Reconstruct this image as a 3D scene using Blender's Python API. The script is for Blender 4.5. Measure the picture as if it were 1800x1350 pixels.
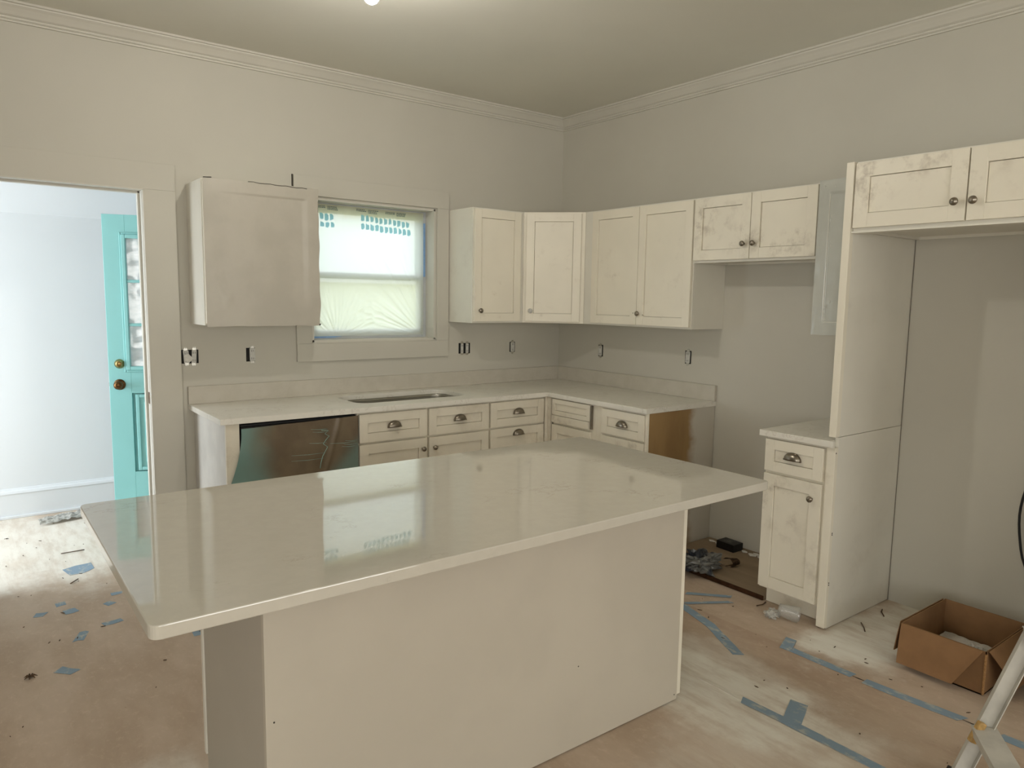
import bpy, bmesh, math, random
from mathutils import Vector, Matrix, noise
R = math.radians
PI = math.pi
random.seed(4)
for o in list(bpy.data.objects): bpy.data.objects.remove(o)
SC = bpy.context.scene
COL = SC.collection

# ------------------------------------------------------------------ camera
yaw, pitch, roll = -0.6491, -0.1165, 0.0155
cam = bpy.data.cameras.new('camera'); camo = bpy.data.objects.new('camera', cam); COL.objects.link(camo)
cy_, sy_ = math.cos(yaw), math.sin(yaw)
fw = Vector((-sy_*math.cos(pitch), cy_*math.cos(pitch), math.sin(pitch)))
r1 = Vector((cy_, sy_, 0)); u1 = r1.cross(fw)
rr = r1*math.cos(roll)+u1*math.sin(roll); uu = -r1*math.sin(roll)+u1*math.cos(roll)
M = Matrix.Identity(4)
for i in range(3):
    M[i][0] = rr[i]; M[i][1] = uu[i]; M[i][2] = -fw[i]
M[0][3], M[1][3], M[2][3] = -3.8188, -4.4213, 1.5446
camo.matrix_world = M
cam.sensor_width = 36; cam.lens = 1278.9/1800*36; cam.clip_start = 0.05; cam.clip_end = 200
SC.camera = camo

# ------------------------------------------------------------------ world, lights, exposure
W = bpy.data.worlds.new('sky'); SC.world = W; W.use_nodes = True
wn = W.node_tree; wb = wn.nodes['Background']
tc = wn.nodes.new('ShaderNodeTexCoord'); sx = wn.nodes.new('ShaderNodeSeparateXYZ'); cr = wn.nodes.new('ShaderNodeValToRGB')
wn.links.new(tc.outputs['Generated'], sx.inputs[0]); wn.links.new(sx.outputs['Z'], cr.inputs[0]); wn.links.new(cr.outputs[0], wb.inputs[0])
cr.color_ramp.elements[0].position = 0.0; cr.color_ramp.elements[0].color = (1, 1, 0.98, 1)
cr.color_ramp.elements[1].position = 0.7; cr.color_ramp.elements[1].color = (0.78, 0.89, 1, 1)
wb.inputs[1].default_value = 2.65
def area(name, loc, rot, sx, sy, power, col, spread=PI):
    l = bpy.data.lights.new(name, 'AREA'); l.shape = 'RECTANGLE'; l.size = sx; l.size_y = sy; l.energy = power; l.color = col; l.spread = spread
    o = bpy.data.objects.new(name, l); COL.objects.link(o); o.location = loc; o.rotation_euler = rot
    return o
WARM = (1.0, 0.95, 0.84); DAY = (1.0, 0.98, 0.92); COOL = (0.86, 0.93, 1.0)
# fill lights added at unseen windows (behind and left of the camera)
area('fill_light_rear', (-1.6, -7.75, 1.55), (R(116), 0, 0), 2.2, 1.5, 29, (1.0, 0.965, 0.88))
area('fill_light_rear', (-4.6, -7.75, 1.55), (R(114), 0, R(-12)), 1.8, 1.5, 20, DAY)
area('fill_light_left', (-6.4, -5.6, 1.55), (R(116), 0, R(-80)), 1.8, 1.5, 52, DAY)
# open side of the back room
area('window_light_back_room', (-5.45, 0.75, 1.25), (R(90), 0, R(-90)), 1.15, 1.8, 62, COOL)
SC.view_settings.view_transform = 'Standard'; SC.view_settings.look = 'None'
SC.view_settings.gamma = 1; SC.view_settings.use_curve_mapping = False
SC.view_settings.exposure = 0.05

# ------------------------------------------------------------------ materials
def lin(c): return tuple(((v/255)/12.92 if v/255 <= .04045 else ((v/255+.055)/1.055)**2.4) for v in c) + (1,)
class NT:
    def __init__(s, name):
        s.m = bpy.data.materials.new(name); s.m.use_nodes = True; s.t = s.m.node_tree
        s.b = s.t.nodes['Principled BSDF']; s.out = s.t.nodes['Material Output']
        s.g = s.t.nodes.new('ShaderNodeNewGeometry')
    def n(s, t, **k):
        x = s.t.nodes.new(t)
        for a, b in k.items(): setattr(x, a, b)
        return x
    def l(s, a, b): s.t.links.new(a, b)
    def math(s, op, a, b=None, clamp=False):
        x = s.n('ShaderNodeMath', operation=op); x.use_clamp = clamp
        for i, v in enumerate((a, b)):
            if v is None: continue
            if isinstance(v, (int, float)): x.inputs[i].default_value = v
            else: s.l(v, x.inputs[i])
        return x.outputs[0]
    def noise(s, scale=5, detail=4, stretch=None, off=(0, 0, 0), rough=.55):
        mp = s.n('ShaderNodeMapping'); s.l(s.g.outputs['Position'], mp.inputs[0]); mp.inputs['Location'].default_value = off
        if stretch: mp.inputs['Scale'].default_value = stretch
        x = s.n('ShaderNodeTexNoise'); x.inputs['Scale'].default_value = scale; x.inputs['Detail'].default_value = detail
        x.inputs['Roughness'].default_value = rough; s.l(mp.outputs[0], x.inputs['Vector']); return x.outputs['Fac']
    def ramp(s, v, lo, hi, a=0., b=1.):
        x = s.n('ShaderNodeMapRange'); x.interpolation_type = 'SMOOTHSTEP'
        s.l(v, x.inputs[0]); x.inputs[1].default_value = lo; x.inputs[2].default_value = hi; x.inputs[3].default_value = a; x.inputs[4].default_value = b
        return x.outputs[0]
    def mix(s, f, a, b):
        x = s.n('ShaderNodeMix', data_type='RGBA')
        if isinstance(f, (int, float)): x.inputs[0].default_value = f
        else: s.l(f, x.inputs[0])
        for i, v in ((6, a), (7, b)):
            if isinstance(v, tuple): x.inputs[i].default_value = v
            else: s.l(v, x.inputs[i])
        return x.outputs[2]
    def bump(s, h, strength=.2, dist=.002):
        x = s.n('ShaderNodeBump'); x.inputs['Strength'].default_value = strength; x.inputs['Distance'].default_value = dist
        s.l(h, x.inputs['Height']); s.l(x.outputs[0], s.b.inputs['Normal'])
    def set(s, col=None, rough=None, metal=None, spec=None, coat=None):
        if col is not None:
            if isinstance(col, tuple): s.b.inputs['Base Color'].default_value = col
            else: s.l(col, s.b.inputs['Base Color'])
        for k, v in (('Roughness', rough), ('Metallic', metal), ('Specular IOR Level', spec), ('Coat Weight', coat)):
            if v is None: continue
            if isinstance(v, (int, float)): s.b.inputs[k].default_value = v
            else: s.l(v, s.b.inputs[k])
        return s
    def ellipse(s, cx, cy, rx, ry, nz, amp=.35, soft=.25):
        mp = s.n('ShaderNodeMapping'); s.l(s.g.outputs['Position'], mp.inputs[0])
        mp.inputs['Location'].default_value = (-cx/rx, -cy/ry, 0); mp.inputs['Scale'].default_value = (1/rx, 1/ry, 0)
        ln = s.n('ShaderNodeVectorMath', operation='LENGTH'); s.l(mp.outputs[0], ln.inputs[0])
        v = s.math('ADD', ln.outputs['Value'], s.math('MULTIPLY', s.math('SUBTRACT', nz, .5), amp*4))
        return s.ramp(v, 1-soft, 1+soft, 1., 0.)
MT = {}
def simple(name, rgb, rough=.5, metal=0., var=.06, vs=6, bump=0., bs=120, spec=.5, coat=None, stretch=None):
    t = NT(name); c = lin(rgb); d = tuple(x*(1-var*2) for x in c[:3])+(1,)
    t.set(t.mix(t.ramp(t.noise(vs, 4, stretch), .35, .65), d, c), rough, metal, spec, coat)
    if bump: t.bump(t.noise(bs, 3, stretch), bump, .001)
    MT[name] = t.m; return t
simple('wall_paint', (200, 196, 184), .62, var=.02, vs=1.2, bump=.12, bs=260, spec=.3)
simple('ceiling_paint', (224, 222, 211), .7, var=.02, vs=1.0, bump=.08, bs=200, spec=.2)
simple('trim_paint', (208, 204, 193), .5, var=.02, vs=3, spec=.4)
simple('back_room_paint', (222, 225, 228), .6, var=.01, vs=1, spec=.3)
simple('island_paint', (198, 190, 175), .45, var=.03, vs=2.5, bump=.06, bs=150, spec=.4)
simple('island_end_shade', (184, 177, 164), .5, var=.02, vs=2.5, spec=.4)  # island paint darkened, the shade on the end put into its colour
simple('primer', (214, 211, 204), .7, var=.05, vs=5)
simple('black_void', (14, 13, 12), .8, var=.1)
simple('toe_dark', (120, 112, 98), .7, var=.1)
simple('nickel', (150, 142, 130), .28, 1.0, var=.08, vs=40)
simple('brass', (178, 150, 96), .25, 1.0, var=.1, vs=40)
simple('brass_worn', (120, 88, 55), .3, 1.0, var=.25, vs=60)
simple('steel', (196, 193, 184), .3, 1.0, var=.05, vs=20, stretch=(1, 8, 8))
simple('teal_paint', (150, 212, 212), .4, var=.02, vs=3, spec=.4)
simple('outlet_plastic', (205, 203, 196), .4, var=.06, vs=80)
simple('box_metal', (44, 42, 40), .6, var=.2, vs=80)
simple('vinyl', (186, 190, 192), .45, var=.04, vs=10)
simple('blue_tape_lit', (132, 170, 215), .7, var=.06, vs=30)
simple('cardboard', (142, 108, 76), .85, var=.06, vs=9, bump=.15, bs=90, spec=.15)
simple('cardboard_edge', (176, 136, 92), .9, var=.15, vs=150, spec=.1)
simple('rubber_black', (18, 18, 17), .5, var=.1)
simple('old_wood', (158, 138, 114), .75, var=.14, vs=6, stretch=(1, .12, 1), bump=.2, bs=50, spec=.2)
simple('old_wood_edge', (70, 46, 30), .85, var=.2, vs=30, spec=.1)
simple('ladder_metal', (196, 192, 182), .5, 0.0, var=.08, vs=12)
simple('ladder_yellow', (196, 158, 96), .55, var=.15, vs=60)
simple('chip_brown', (96, 72, 50), .9, var=.3, vs=90)
simple('chip_white', (225, 222, 214), .8, var=.05, vs=90)
simple('black_box', (20, 20, 20), .45, var=.2, vs=60)
simple('box_print', (110, 108, 102), .6, var=.1)
simple('grass', (120, 140, 70), .9, var=.2, vs=2)
simple('outside_yellow', (226, 222, 150), .9, var=.08, vs=1)
simple('lamp_trim', (235, 232, 225), .5, var=.02)
simple('mortar_dark', (66, 60, 52), .9, var=.1)

def cabinet_mat(name, base, dirt, seed=0, scale=9., lo=.56, hi=.74, amt=.8):
    t = NT(name)
    n1 = t.noise(scale, 6, None, (seed*3.1, seed*1.7, seed), .65); n2 = t.noise(scale*.22, 3, None, (seed, 5, seed*2))
    f = t.math('MULTIPLY', t.ramp(n1, lo, hi), t.ramp(n2, .42, .62))
    f = t.math('MULTIPLY', f, amt)
    c = t.mix(t.ramp(t.noise(3, 3), .3, .7), tuple(x*.95 for x in lin(base)[:3])+(1,), lin(base))
    t.set(t.mix(f, c, lin(dirt)), .42, 0, .45); t.bump(t.noise(160, 3), .06, .001)
    MT[name] = t.m
cabinet_mat('cab_white', (238, 231, 214), (176, 162, 140), 1, 11, .56, .8, .5)
cabinet_mat('cab_dirty', (236, 229, 212), (158, 144, 124), 3, 13, .47, .70, .5)
cabinet_mat('cab_dust', (232, 225, 208), (196, 184, 164), 7, 6, .42, .62, .6)
cabinet_mat('cab_side', (232, 228, 216), (205, 198, 184), 5, 5, .5, .8, .5)

t = NT('quartz')
v1 = t.noise(2.2, 8, (1, 1.6, 1), (3, 1, 0), .7)
vein = t.math('ABSOLUTE', t.math('SUBTRACT', v1, .5)); vein = t.ramp(vein, 0, .012, 1., 0.)
vein = t.math('MULTIPLY', vein, t.ramp(t.noise(4, 2, None, (9, 2, 0)), .55, .66))
c = t.mix(t.ramp(t.noise(30, 5), .3, .7), lin((196, 191, 179)), lin((199, 194, 182)))
t.set(t.mix(t.math('MULTIPLY', vein, .5), c, lin((166, 157, 142))), .035, 0, .5); t.b.inputs['IOR'].default_value = 2.0
MT['quartz'] = t.m
t = NT('quartz_dusty')
c = t.mix(t.ramp(t.noise(12, 5), .3, .7), lin((226, 222, 211)), lin((230, 226, 216)))
v1 = t.noise(2.6, 8, None, (7, 3, 0), .7); vein = t.ramp(t.math('ABSOLUTE', t.math('SUBTRACT', v1, .5)), 0, .01, .35, 0.)
t.set(t.mix(vein, c, lin((176, 164, 146))), .38, 0, .4); MT['quartz_dusty'] = t.m

t = NT('quartz_splash')
c = t.mix(t.ramp(t.noise(12, 5), .3, .7), lin((190, 184, 170)), lin((197, 191, 178)))
v1 = t.noise(2.6, 8, None, (7, 3, 0), .7); vein = t.ramp(t.math('ABSOLUTE', t.math('SUBTRACT', v1, .5)), 0, .006, .2, 0.)
t.set(t.mix(vein, c, lin((168, 156, 138))), .4, 0, .4); MT['quartz_splash'] = t.m

# floor paper with paint overspray and dust (patches stay where they are on the floor)
def floor_mat(name, a, b):
    t = NT(name)
    nz = t.noise(4.5, 6, None, (1, 2, 0), .6)
    streak = t.noise(3.2, 6, (1.5, .6, 1), (0, 0, 0), .62); fine = t.noise(28, 5, (1.2, .8, 1), (4, 0, 0), .7)
    c = t.mix(t.ramp(streak, .35, .68), lin(a), lin(b))
    c = t.mix(t.math('MULTIPLY', t.ramp(fine, .5, .75), .35), c, lin(tuple(min(255, x+22) for x in b)))
    spots = t.ramp(t.noise(60, 3, None, (8, 1, 0), .6), .7, .78)
    c = t.mix(t.math('MULTIPLY', spots, .45), c, lin((100, 82, 62)))
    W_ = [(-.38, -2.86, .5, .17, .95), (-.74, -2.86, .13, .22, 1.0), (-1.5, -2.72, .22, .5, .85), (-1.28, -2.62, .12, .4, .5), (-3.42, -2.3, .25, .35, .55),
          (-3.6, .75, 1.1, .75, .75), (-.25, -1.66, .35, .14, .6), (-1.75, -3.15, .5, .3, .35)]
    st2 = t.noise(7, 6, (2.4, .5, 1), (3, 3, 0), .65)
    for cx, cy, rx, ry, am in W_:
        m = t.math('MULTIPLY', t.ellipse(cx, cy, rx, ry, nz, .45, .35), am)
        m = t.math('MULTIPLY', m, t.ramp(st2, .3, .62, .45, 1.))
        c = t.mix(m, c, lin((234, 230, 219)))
    t.set(c, .72, 0, .25); t.bump(t.noise(14, 5, (1, .7, 1)), .35, .006); MT[name] = t.m
floor_mat('floor_paper', (180, 160, 140), (197, 178, 159))
floor_mat('floor_paper_warm', (174, 152, 132), (190, 170, 150))

t = NT('painter_tape')
nz = t.noise(30, 5, (1, .5, 1), (2, 2, 0), .65)
t.set(t.mix(t.ramp(nz, .5, .68), lin((134, 154, 170)), lin((182, 182, 174))), .7, 0, .25); MT['painter_tape'] = t.m

# raw plywood end panel: brown with primer rolled over the rear third and rim
t = NT('plywood_end'); sp = t.n('ShaderNodeSeparateXYZ'); t.l(t.g.outputs['Position'], sp.inputs[0])
v = t.math('ADD', sp.outputs['X'], t.math('MULTIPLY', t.math('SUBTRACT', t.noise(5, 4, (1, 1, 1.5)), .5), .16))
m1 = t.ramp(v, -.27, -.18)
wood = t.mix(t.ramp(t.noise(7, 5, (1, 1, .25), (0, 3, 0), .6), .35, .65), lin((148, 118, 80)), lin((162, 132, 90)))
t.set(t.mix(m1, wood, lin((206, 200, 188))), .6, 0, .3); MT['plywood_end'] = t.m

# dishwasher film: brown paper showing through, teal towards the loose edges
t = NT('dishwasher_film'); sp = t.n('ShaderNodeSeparateXYZ'); t.l(t.g.outputs['Position'], sp.inputs[0])
nz = t.noise(3.2, 3, None, (1, 0, 4))
e1 = t.ramp(t.math('ADD', sp.outputs['X'], t.math('MULTIPLY', nz, .25)), -2.58, -2.36, 1., 0.)
e2 = t.ramp(t.math('SUBTRACT', t.math('MULTIPLY', t.math('ADD', sp.outputs['X'], 2.04), 1.0), t.math('MULTIPLY', sp.outputs['Z'], 1.)), -.80, -.66, 0., .7)
e = t.math('MAXIMUM', e1, e2)
c = t.mix(t.ramp(t.noise(6, 4, None, (0, 0, 2)), .35, .65), lin((104, 90, 72)), lin((118, 104, 84)))
t.set(t.mix(e, c, lin((116, 146, 140))), .3, 0, .5); t.bump(t.noise(9, 4, (1, 1, .5)), .5, .006); MT['dishwasher_film'] = t.m
simple('teal_crease', (150, 188, 178), .5, var=.1, vs=50)

def wrap_mat(name, rgb, rough):
    t = NT(name); t.set(t.mix(t.ramp(t.noise(5, 4), .35, .7), lin(rgb), lin(tuple(min(255, x+8) for x in rgb))), rough, 0, .55)
    t.bump(t.noise(11, 4, (1, 1, .6)), .25, .006); MT[name] = t.m
wrap_mat('wrap_painted', (176, 170, 157), .34)
wrap_mat('wrap_blue', (190, 191, 183), .16)

def thin_mix(name, build):
    t = NT(name); t.t.nodes.remove(t.b); build(t); MT[name] = t.m
def glass(t):
    tr = t.n('ShaderNodeBsdfTransparent'); tr.inputs[0].default_value = (.93, .96, .97, 1); gl = t.n('ShaderNodeBsdfGlossy'); gl.inputs['Roughness'].default_value = .03
    mx = t.n('ShaderNodeMixShader'); mx.inputs[0].default_value = .06
    t.l(tr.outputs[0], mx.inputs[1]); t.l(gl.outputs[0], mx.inputs[2]); t.l(mx.outputs[0], t.out.inputs[0])
thin_mix('window_glass', glass)
def filmsh(t):
    tl = t.n('ShaderNodeBsdfTranslucent'); df = t.n('ShaderNodeBsdfDiffuse'); tr = t.n('ShaderNodeBsdfTransparent')
    sp = t.n('ShaderNodeSeparateXYZ'); t.l(t.g.outputs['Position'], sp.inputs[0])
    top = t.ramp(t.math('ADD', sp.outputs['Z'], t.math('MULTIPLY', t.noise(12, 3, (1, 1, .3)), .05)), 2.06, 2.12)
    c = t.mix(top, t.mix(t.ramp(sp.outputs['Z'], 1.6, 1.75), (.97, .96, .84, 1), (.95, .98, .92, 1)), (.95, .91, .66, 1))
    t.l(c, tl.inputs[0]); df.inputs[0].default_value = (.85, .87, .84, 1); tr.inputs[0].default_value = (.97, .98, .96, 1)
    a = t.n('ShaderNodeMixShader'); a.inputs[0].default_value = .22; t.l(tl.outputs[0], a.inputs[1]); t.l(df.outputs[0], a.inputs[2])
    b = t.n('ShaderNodeMixShader'); b.inputs[0].default_value = .10; t.l(a.outputs[0], b.inputs[1]); t.l(tr.outputs[0], b.inputs[2])
    t.l(b.outputs[0], t.out.inputs[0])
thin_mix('window_film', filmsh)
def paneSh(t):
    tl = t.n('ShaderNodeBsdfTranslucent'); df = t.n('ShaderNodeBsdfDiffuse'); gl = t.n('ShaderNodeBsdfGlossy'); gl.inputs['Roughness'].default_value = .12
    tl.inputs[0].default_value = (.8, .85, .9, 1)
    c = t.mix(t.ramp(t.noise(20, 4, (1, 1, 2.5)), .35, .65), (.70, .76, .78, 1), (.85, .88, .9, 1)); t.l(c, df.inputs[0])
    a = t.n('ShaderNodeMixShader'); a.inputs[0].default_value = .8; t.l(tl.outputs[0], a.inputs[1]); t.l(df.outputs[0], a.inputs[2])
    b = t.n('ShaderNodeMixShader'); b.inputs[0].default_value = .07; t.l(a.outputs[0], b.inputs[1]); t.l(gl.outputs[0], b.inputs[2])
    t.l(b.outputs[0], t.out.inputs[0])
thin_mix('masked_pane', paneSh)
def clearSh(t):
    tr = t.n('ShaderNodeBsdfTransparent'); gl = t.n('ShaderNodeBsdfGlossy'); gl.inputs['Roughness'].default_value = .1; df = t.n('ShaderNodeBsdfDiffuse')
    tr.inputs[0].default_value = (.92, .92, .9, 1); df.inputs[0].default_value = (.8, .8, .78, 1)
    a = t.n('ShaderNodeMixShader'); a.inputs[0].default_value = .28; t.l(tr.outputs[0], a.inputs[1]); t.l(df.outputs[0], a.inputs[2])
    b = t.n('ShaderNodeMixShader'); b.inputs[0].default_value = .12; t.l(a.outputs[0], b.inputs[1]); t.l(gl.outputs[0], b.inputs[2])
    t.l(b.outputs[0], t.out.inputs[0])
thin_mix('clear_plastic', clearSh)
thin_mix('film_print', lambda t: (lambda d, tl, m: (d.inputs[0].__setattr__('default_value', (.35, .66, .8, 1)), tl.inputs[0].__setattr__('default_value', (.68, .88, .93, 1)), t.l(d.outputs[0], m.inputs[1]), t.l(tl.outputs[0], m.inputs[2]), m.inputs[0].__setattr__('default_value', .75), t.l(m.outputs[0], t.out.inputs[0])))(t.n('ShaderNodeBsdfDiffuse'), t.n('ShaderNodeBsdfTranslucent'), t.n('ShaderNodeMixShader')))
thin_mix('film_text', lambda t: (lambda d, tl, m: (d.inputs[0].__setattr__('default_value', (.12, .16, .2, 1)), tl.inputs[0].__setattr__('default_value', (.2, .26, .3, 1)), t.l(d.outputs[0], m.inputs[1]), t.l(tl.outputs[0], m.inputs[2]), m.inputs[0].__setattr__('default_value', .6), t.l(m.outputs[0], t.out.inputs[0])))(t.n('ShaderNodeBsdfDiffuse'), t.n('ShaderNodeBsdfTranslucent'), t.n('ShaderNodeMixShader')))
t = NT('lamp_glow'); t.b.inputs['Emission Color'].default_value = (1, .955, .87, 1); t.b.inputs['Emission Strength'].default_value = 590; MT['lamp_glow'] = t.m
t = NT('grey_bag')
t.set(t.mix(t.ramp(t.noise(9, 4, None, (2, 2, 2)), .48, .56), lin((44, 48, 56)), lin((118, 118, 114))), .32, 0, .5); MT['grey_bag'] = t.m
t = NT('rag'); t.set(t.mix(t.ramp(t.noise(40, 4), .42, .6), lin((205, 203, 196)), lin((236, 234, 228))), .9, 0, .1); MT['rag'] = t.m

# ------------------------------------------------------------------ mesh helpers
I4 = Matrix.Identity(4)
def frame_back(x0, yf):                     # cabinet faces -y : u -> +x, depth v -> +y
    return Matrix(((1, 0, 0, x0), (0, 1, 0, yf), (0, 0, 1, 0), (0, 0, 0, 1)))
def frame_right(xf, y0):                    # cabinet faces -x : u -> -y, depth v -> +x
    return Matrix(((0, 1, 0, xf), (-1, 0, 0, y0), (0, 0, 1, 0), (0, 0, 0, 1)))
class MB:
    def __init__(s, mat=I4): s.bm = bmesh.new(); s.M = mat.copy()
    def _add(s, vs, fs, smooth=False):
        v = [s.bm.verts.new(s.M @ Vector(p)) for p in vs]
        for f in fs:
            try:
                q = s.bm.faces.new([v[i] for i in f]); q.smooth = smooth
            except ValueError: pass
        return v
    def box(s, a, b, bev=0.):
        a, b = [min(a[i], b[i]) for i in range(3)], [max(a[i], b[i]) for i in range(3)]
        vs = [(a[0], a[1], a[2]), (b[0], a[1], a[2]), (b[0], b[1], a[2]), (a[0], b[1], a[2]), (a[0], a[1], b[2]), (b[0], a[1], b[2]), (b[0], b[1], b[2]), (a[0], b[1], b[2])]
        fs = [(0, 3, 2, 1), (4, 5, 6, 7), (0, 1, 5, 4), (1, 2, 6, 5), (2, 3, 7, 6), (3, 0, 4, 7)]
        v = s._add(vs, fs)
        if bev:
            es = set(e for x in v for e in x.link_edges)
            bmesh.ops.bevel(s.bm, geom=list(es), offset=bev, segments=2, affect='EDGES', profile=.5)
        return s
    def prism(s, pts, d0, d1, axis='z', bev=0.):
        def P(p, d):
            return (p[0], p[1], d) if axis == 'z' else ((p[0], d, p[1]) if axis == 'y' else (d, p[0], p[1]))
        n = len(pts); vs = [P(p, d0) for p in pts]+[P(p, d1) for p in pts]
        fs = [tuple(range(n)), tuple(range(2*n-1, n-1, -1))]+[(i, i+n, (i+1) % n+n, (i+1) % n) for i in range(n)]
        v = s._add(vs, fs)
        if bev:
            es = set(e for x in v for e in x.link_edges)
            bmesh.ops.bevel(s.bm, geom=list(es), offset=bev, segments=2, affect='EDGES', profile=.5)
        return s
    def lathe(s, prof, c, axis=(0, 0, 1), seg=20):
        ax = Vector(axis).normalized(); q = Vector((0, 0, 1)).rotation_difference(ax); n = len(prof); vs = []
        for i in range(seg):
            a = 2*PI*i/seg
            for r, h in prof: vs.append(Vector(c)+q @ Vector((r*math.cos(a), r*math.sin(a), h)))
        fs = [(i*n+j, ((i+1) % seg)*n+j, ((i+1) % seg)*n+j+1, i*n+j+1) for i in range(seg) for j in range(n-1)]
        s._add(vs, fs, True); return s
    def tube(s, pts, r, seg=8, caps=True):
        pts = [Vector(p) for p in pts]; n = len(pts); rs = r if isinstance(r, (list, tuple)) else [r]*n; vs = []; up = None
        for i, p in enumerate(pts):
            d = (pts[min(i+1, n-1)]-pts[max(i-1, 0)]).normalized()
            if up is None: up = d.orthogonal().normalized()
            up = (up-d*up.dot(d)).normalized(); w = d.cross(up)
            for k in range(seg):
                a = 2*PI*k/seg; vs.append(p+(up*math.cos(a)+w*math.sin(a))*rs[i])
        fs = [(i*seg+k, i*seg+(k+1) % seg, (i+1)*seg+(k+1) % seg, (i+1)*seg+k) for i in range(n-1) for k in range(seg)]
        if caps: fs += [tuple(range(seg-1, -1, -1)), tuple((n-1)*seg+k for k in range(seg))]
        s._add(vs, fs, True); return s
    def bar(s, p, q, w, t, side, bev=0.):
        """rectangular bar from p to q, w wide along side, t thick"""
        p, q = Vector(p), Vector(q); d = (q-p); L = d.length; d.normalize(); sd = Vector(side); sd = (sd-d*sd.dot(d)).normalized(); nn = d.cross(sd)
        vs = []
        for e in (p, q):
            for a, b in ((-1, -1), (1, -1), (1, 1), (-1, 1)): vs.append(e+sd*(w/2*a)+nn*(t/2*b))
        v = s._add(vs, [(0, 3, 2, 1), (4, 5, 6, 7), (0, 1, 5, 4), (1, 2, 6, 5), (2, 3, 7, 6), (3, 0, 4, 7)])
        if bev: bmesh.ops.bevel(s.bm, geom=list(set(e for x in v for e in x.link_edges)), offset=bev, segments=2, affect='EDGES', profile=.5)
        return s
    def grid(s, f, nu, nv, thick=0.):
        vs = [f(i/nu, j/nv) for j in range(nv+1) for i in range(nu+1)]; w = nu+1
        s._add(vs, [(j*w+i, j*w+i+1, (j+1)*w+i+1, (j+1)*w+i) for j in range(nv) for i in range(nu)], True)
        if thick: bmesh.ops.solidify(s.bm, geom=s.bm.faces[:], thickness=thick)
        return s
def wloc(o):
    v = Vector((0, 0, 0))
    while o: v += o.location; o = o.parent
    return v
def mesh(name, mb, mat, parent=None, loc=None):
    bmesh.ops.recalc_face_normals(mb.bm, faces=mb.bm.faces[:])
    base = wloc(parent) if parent else Vector(loc if loc is not None else (0, 0, 0))
    mb.bm.transform(Matrix.Translation(-base))
    me = bpy.data.meshes.new(name); mb.bm.to_mesh(me); mb.bm.free()
    me.materials.append(MT[mat] if isinstance(mat, str) else mat)
    o = bpy.data.objects.new(name, me); COL.objects.link(o)
    if parent: o.parent = parent
    else: o.location = base
    return o
def tag(o, label=None, cat=None, group=None, kind=None):
    for k, v in (('label', label), ('category', cat), ('group', group), ('kind', kind)):
        if v: o[k] = v
    return o
def thing(name, label, cat, loc, group=None):
    o = bpy.data.objects.new(name, None); COL.objects.link(o); o.location = loc; o.empty_display_size = .1
    return tag(o, label, cat, group)
def solo(name, mb, mat, label, cat, group=None, loc=None, kind=None):
    if loc is None:
        vs = [v.co for v in mb.bm.verts]; loc = (sum(v.x for v in vs)/len(vs), sum(v.y for v in vs)/len(vs), min(v.z for v in vs))
    return tag(mesh(name, mb, mat, None, loc), label, cat, group, kind)
def struct(name, mb, mat, parent=None, label=None):
    o = mesh(name, mb, mat, parent)
    if not parent: o['kind'] = 'structure'
    if label: o['label'] = label
    return o

# ------------------------------------------------------------------ setting
CZ = 2.92
XL, YR = -6.6, -8.0
struct('floor', MB().box((XL-.2, YR-.2, -.12), (.15, 1.7, 0)), 'floor_paper')
struct('ceiling', MB().box((XL-.2, YR-.2, CZ), (.15, .14, CZ+.1)), 'ceiling_paint')
struct('wall_right', MB().box((0, YR-.2, -.05), (.15, .14, CZ)), 'wall_paint')
DX0, DX1, DZ = -3.98, -2.977, 2.117            # rough opening
WX0, WX1, WZ0, WZ1 = -2.05, -1.152, 1.253, 2.149
wb_ = MB()
wb_.box((XL, 0, 0), (DX0, .14, CZ)).box((DX0, 0, DZ), (DX1, .14, CZ)).box((DX1, 0, 0), (WX0, .14, CZ)).box((WX0, 0, 0), (WX1, .14, WZ0)).box((WX0, 0, WZ1), (WX1, .14, CZ)).box((WX1, 0, 0), (0, .14, CZ))
struct('wall_back', wb_, 'wall_paint')
wr = MB(); xs = [(-2.7, -.5), (-5.5, -3.7)]
wr.box((XL, YR-.14, 0), (0, YR, .8)).box((XL, YR-.14, 2.3), (0, YR, CZ)).box((XL, YR-.14, .8), (-5.5, YR, 2.3)).box((-3.7, YR-.14, .8), (-2.7, YR, 2.3)).box((-.5, YR-.14, .8), (0, YR, 2.3))
struct('wall_rear', wr, 'wall_paint')
wl = MB(); wl.box((XL-.14, YR, 0), (XL, .14, .8)).box((XL-.14, YR, 2.3), (XL, .14, CZ)).box((XL-.14, YR, .8), (XL, -6.5, 2.3)).box((XL-.14, -4.7, .8), (XL, .14, 2.3))
struct('wall_left', wl, 'wall_paint')
for nm, lo, hi in (('added_window_2', (-2.7, YR-.11, .8), (-.5, YR-.05, 2.3)), ('added_window_3', (-5.5, YR-.11, .8), (-3.7, YR-.05, 2.3))):
    m = MB(); x0, x1 = lo[0], hi[0]; w = .05
    m.box(lo, (x1, hi[1], lo[2]+w)).box((x0, lo[1], hi[2]-w), hi).box(lo, (x0+w, hi[1], hi[2])).box((x1-w, lo[1], lo[2]), hi).box((x0, lo[1], 1.53), (x1, hi[1], 1.57)).box(((x0+x1)/2-.03, lo[1], lo[2]), ((x0+x1)/2+.03, hi[1], hi[2]))
    struct(nm, m, 'trim_paint')  # unseen window frames added where the rear fill lights stand
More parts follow.
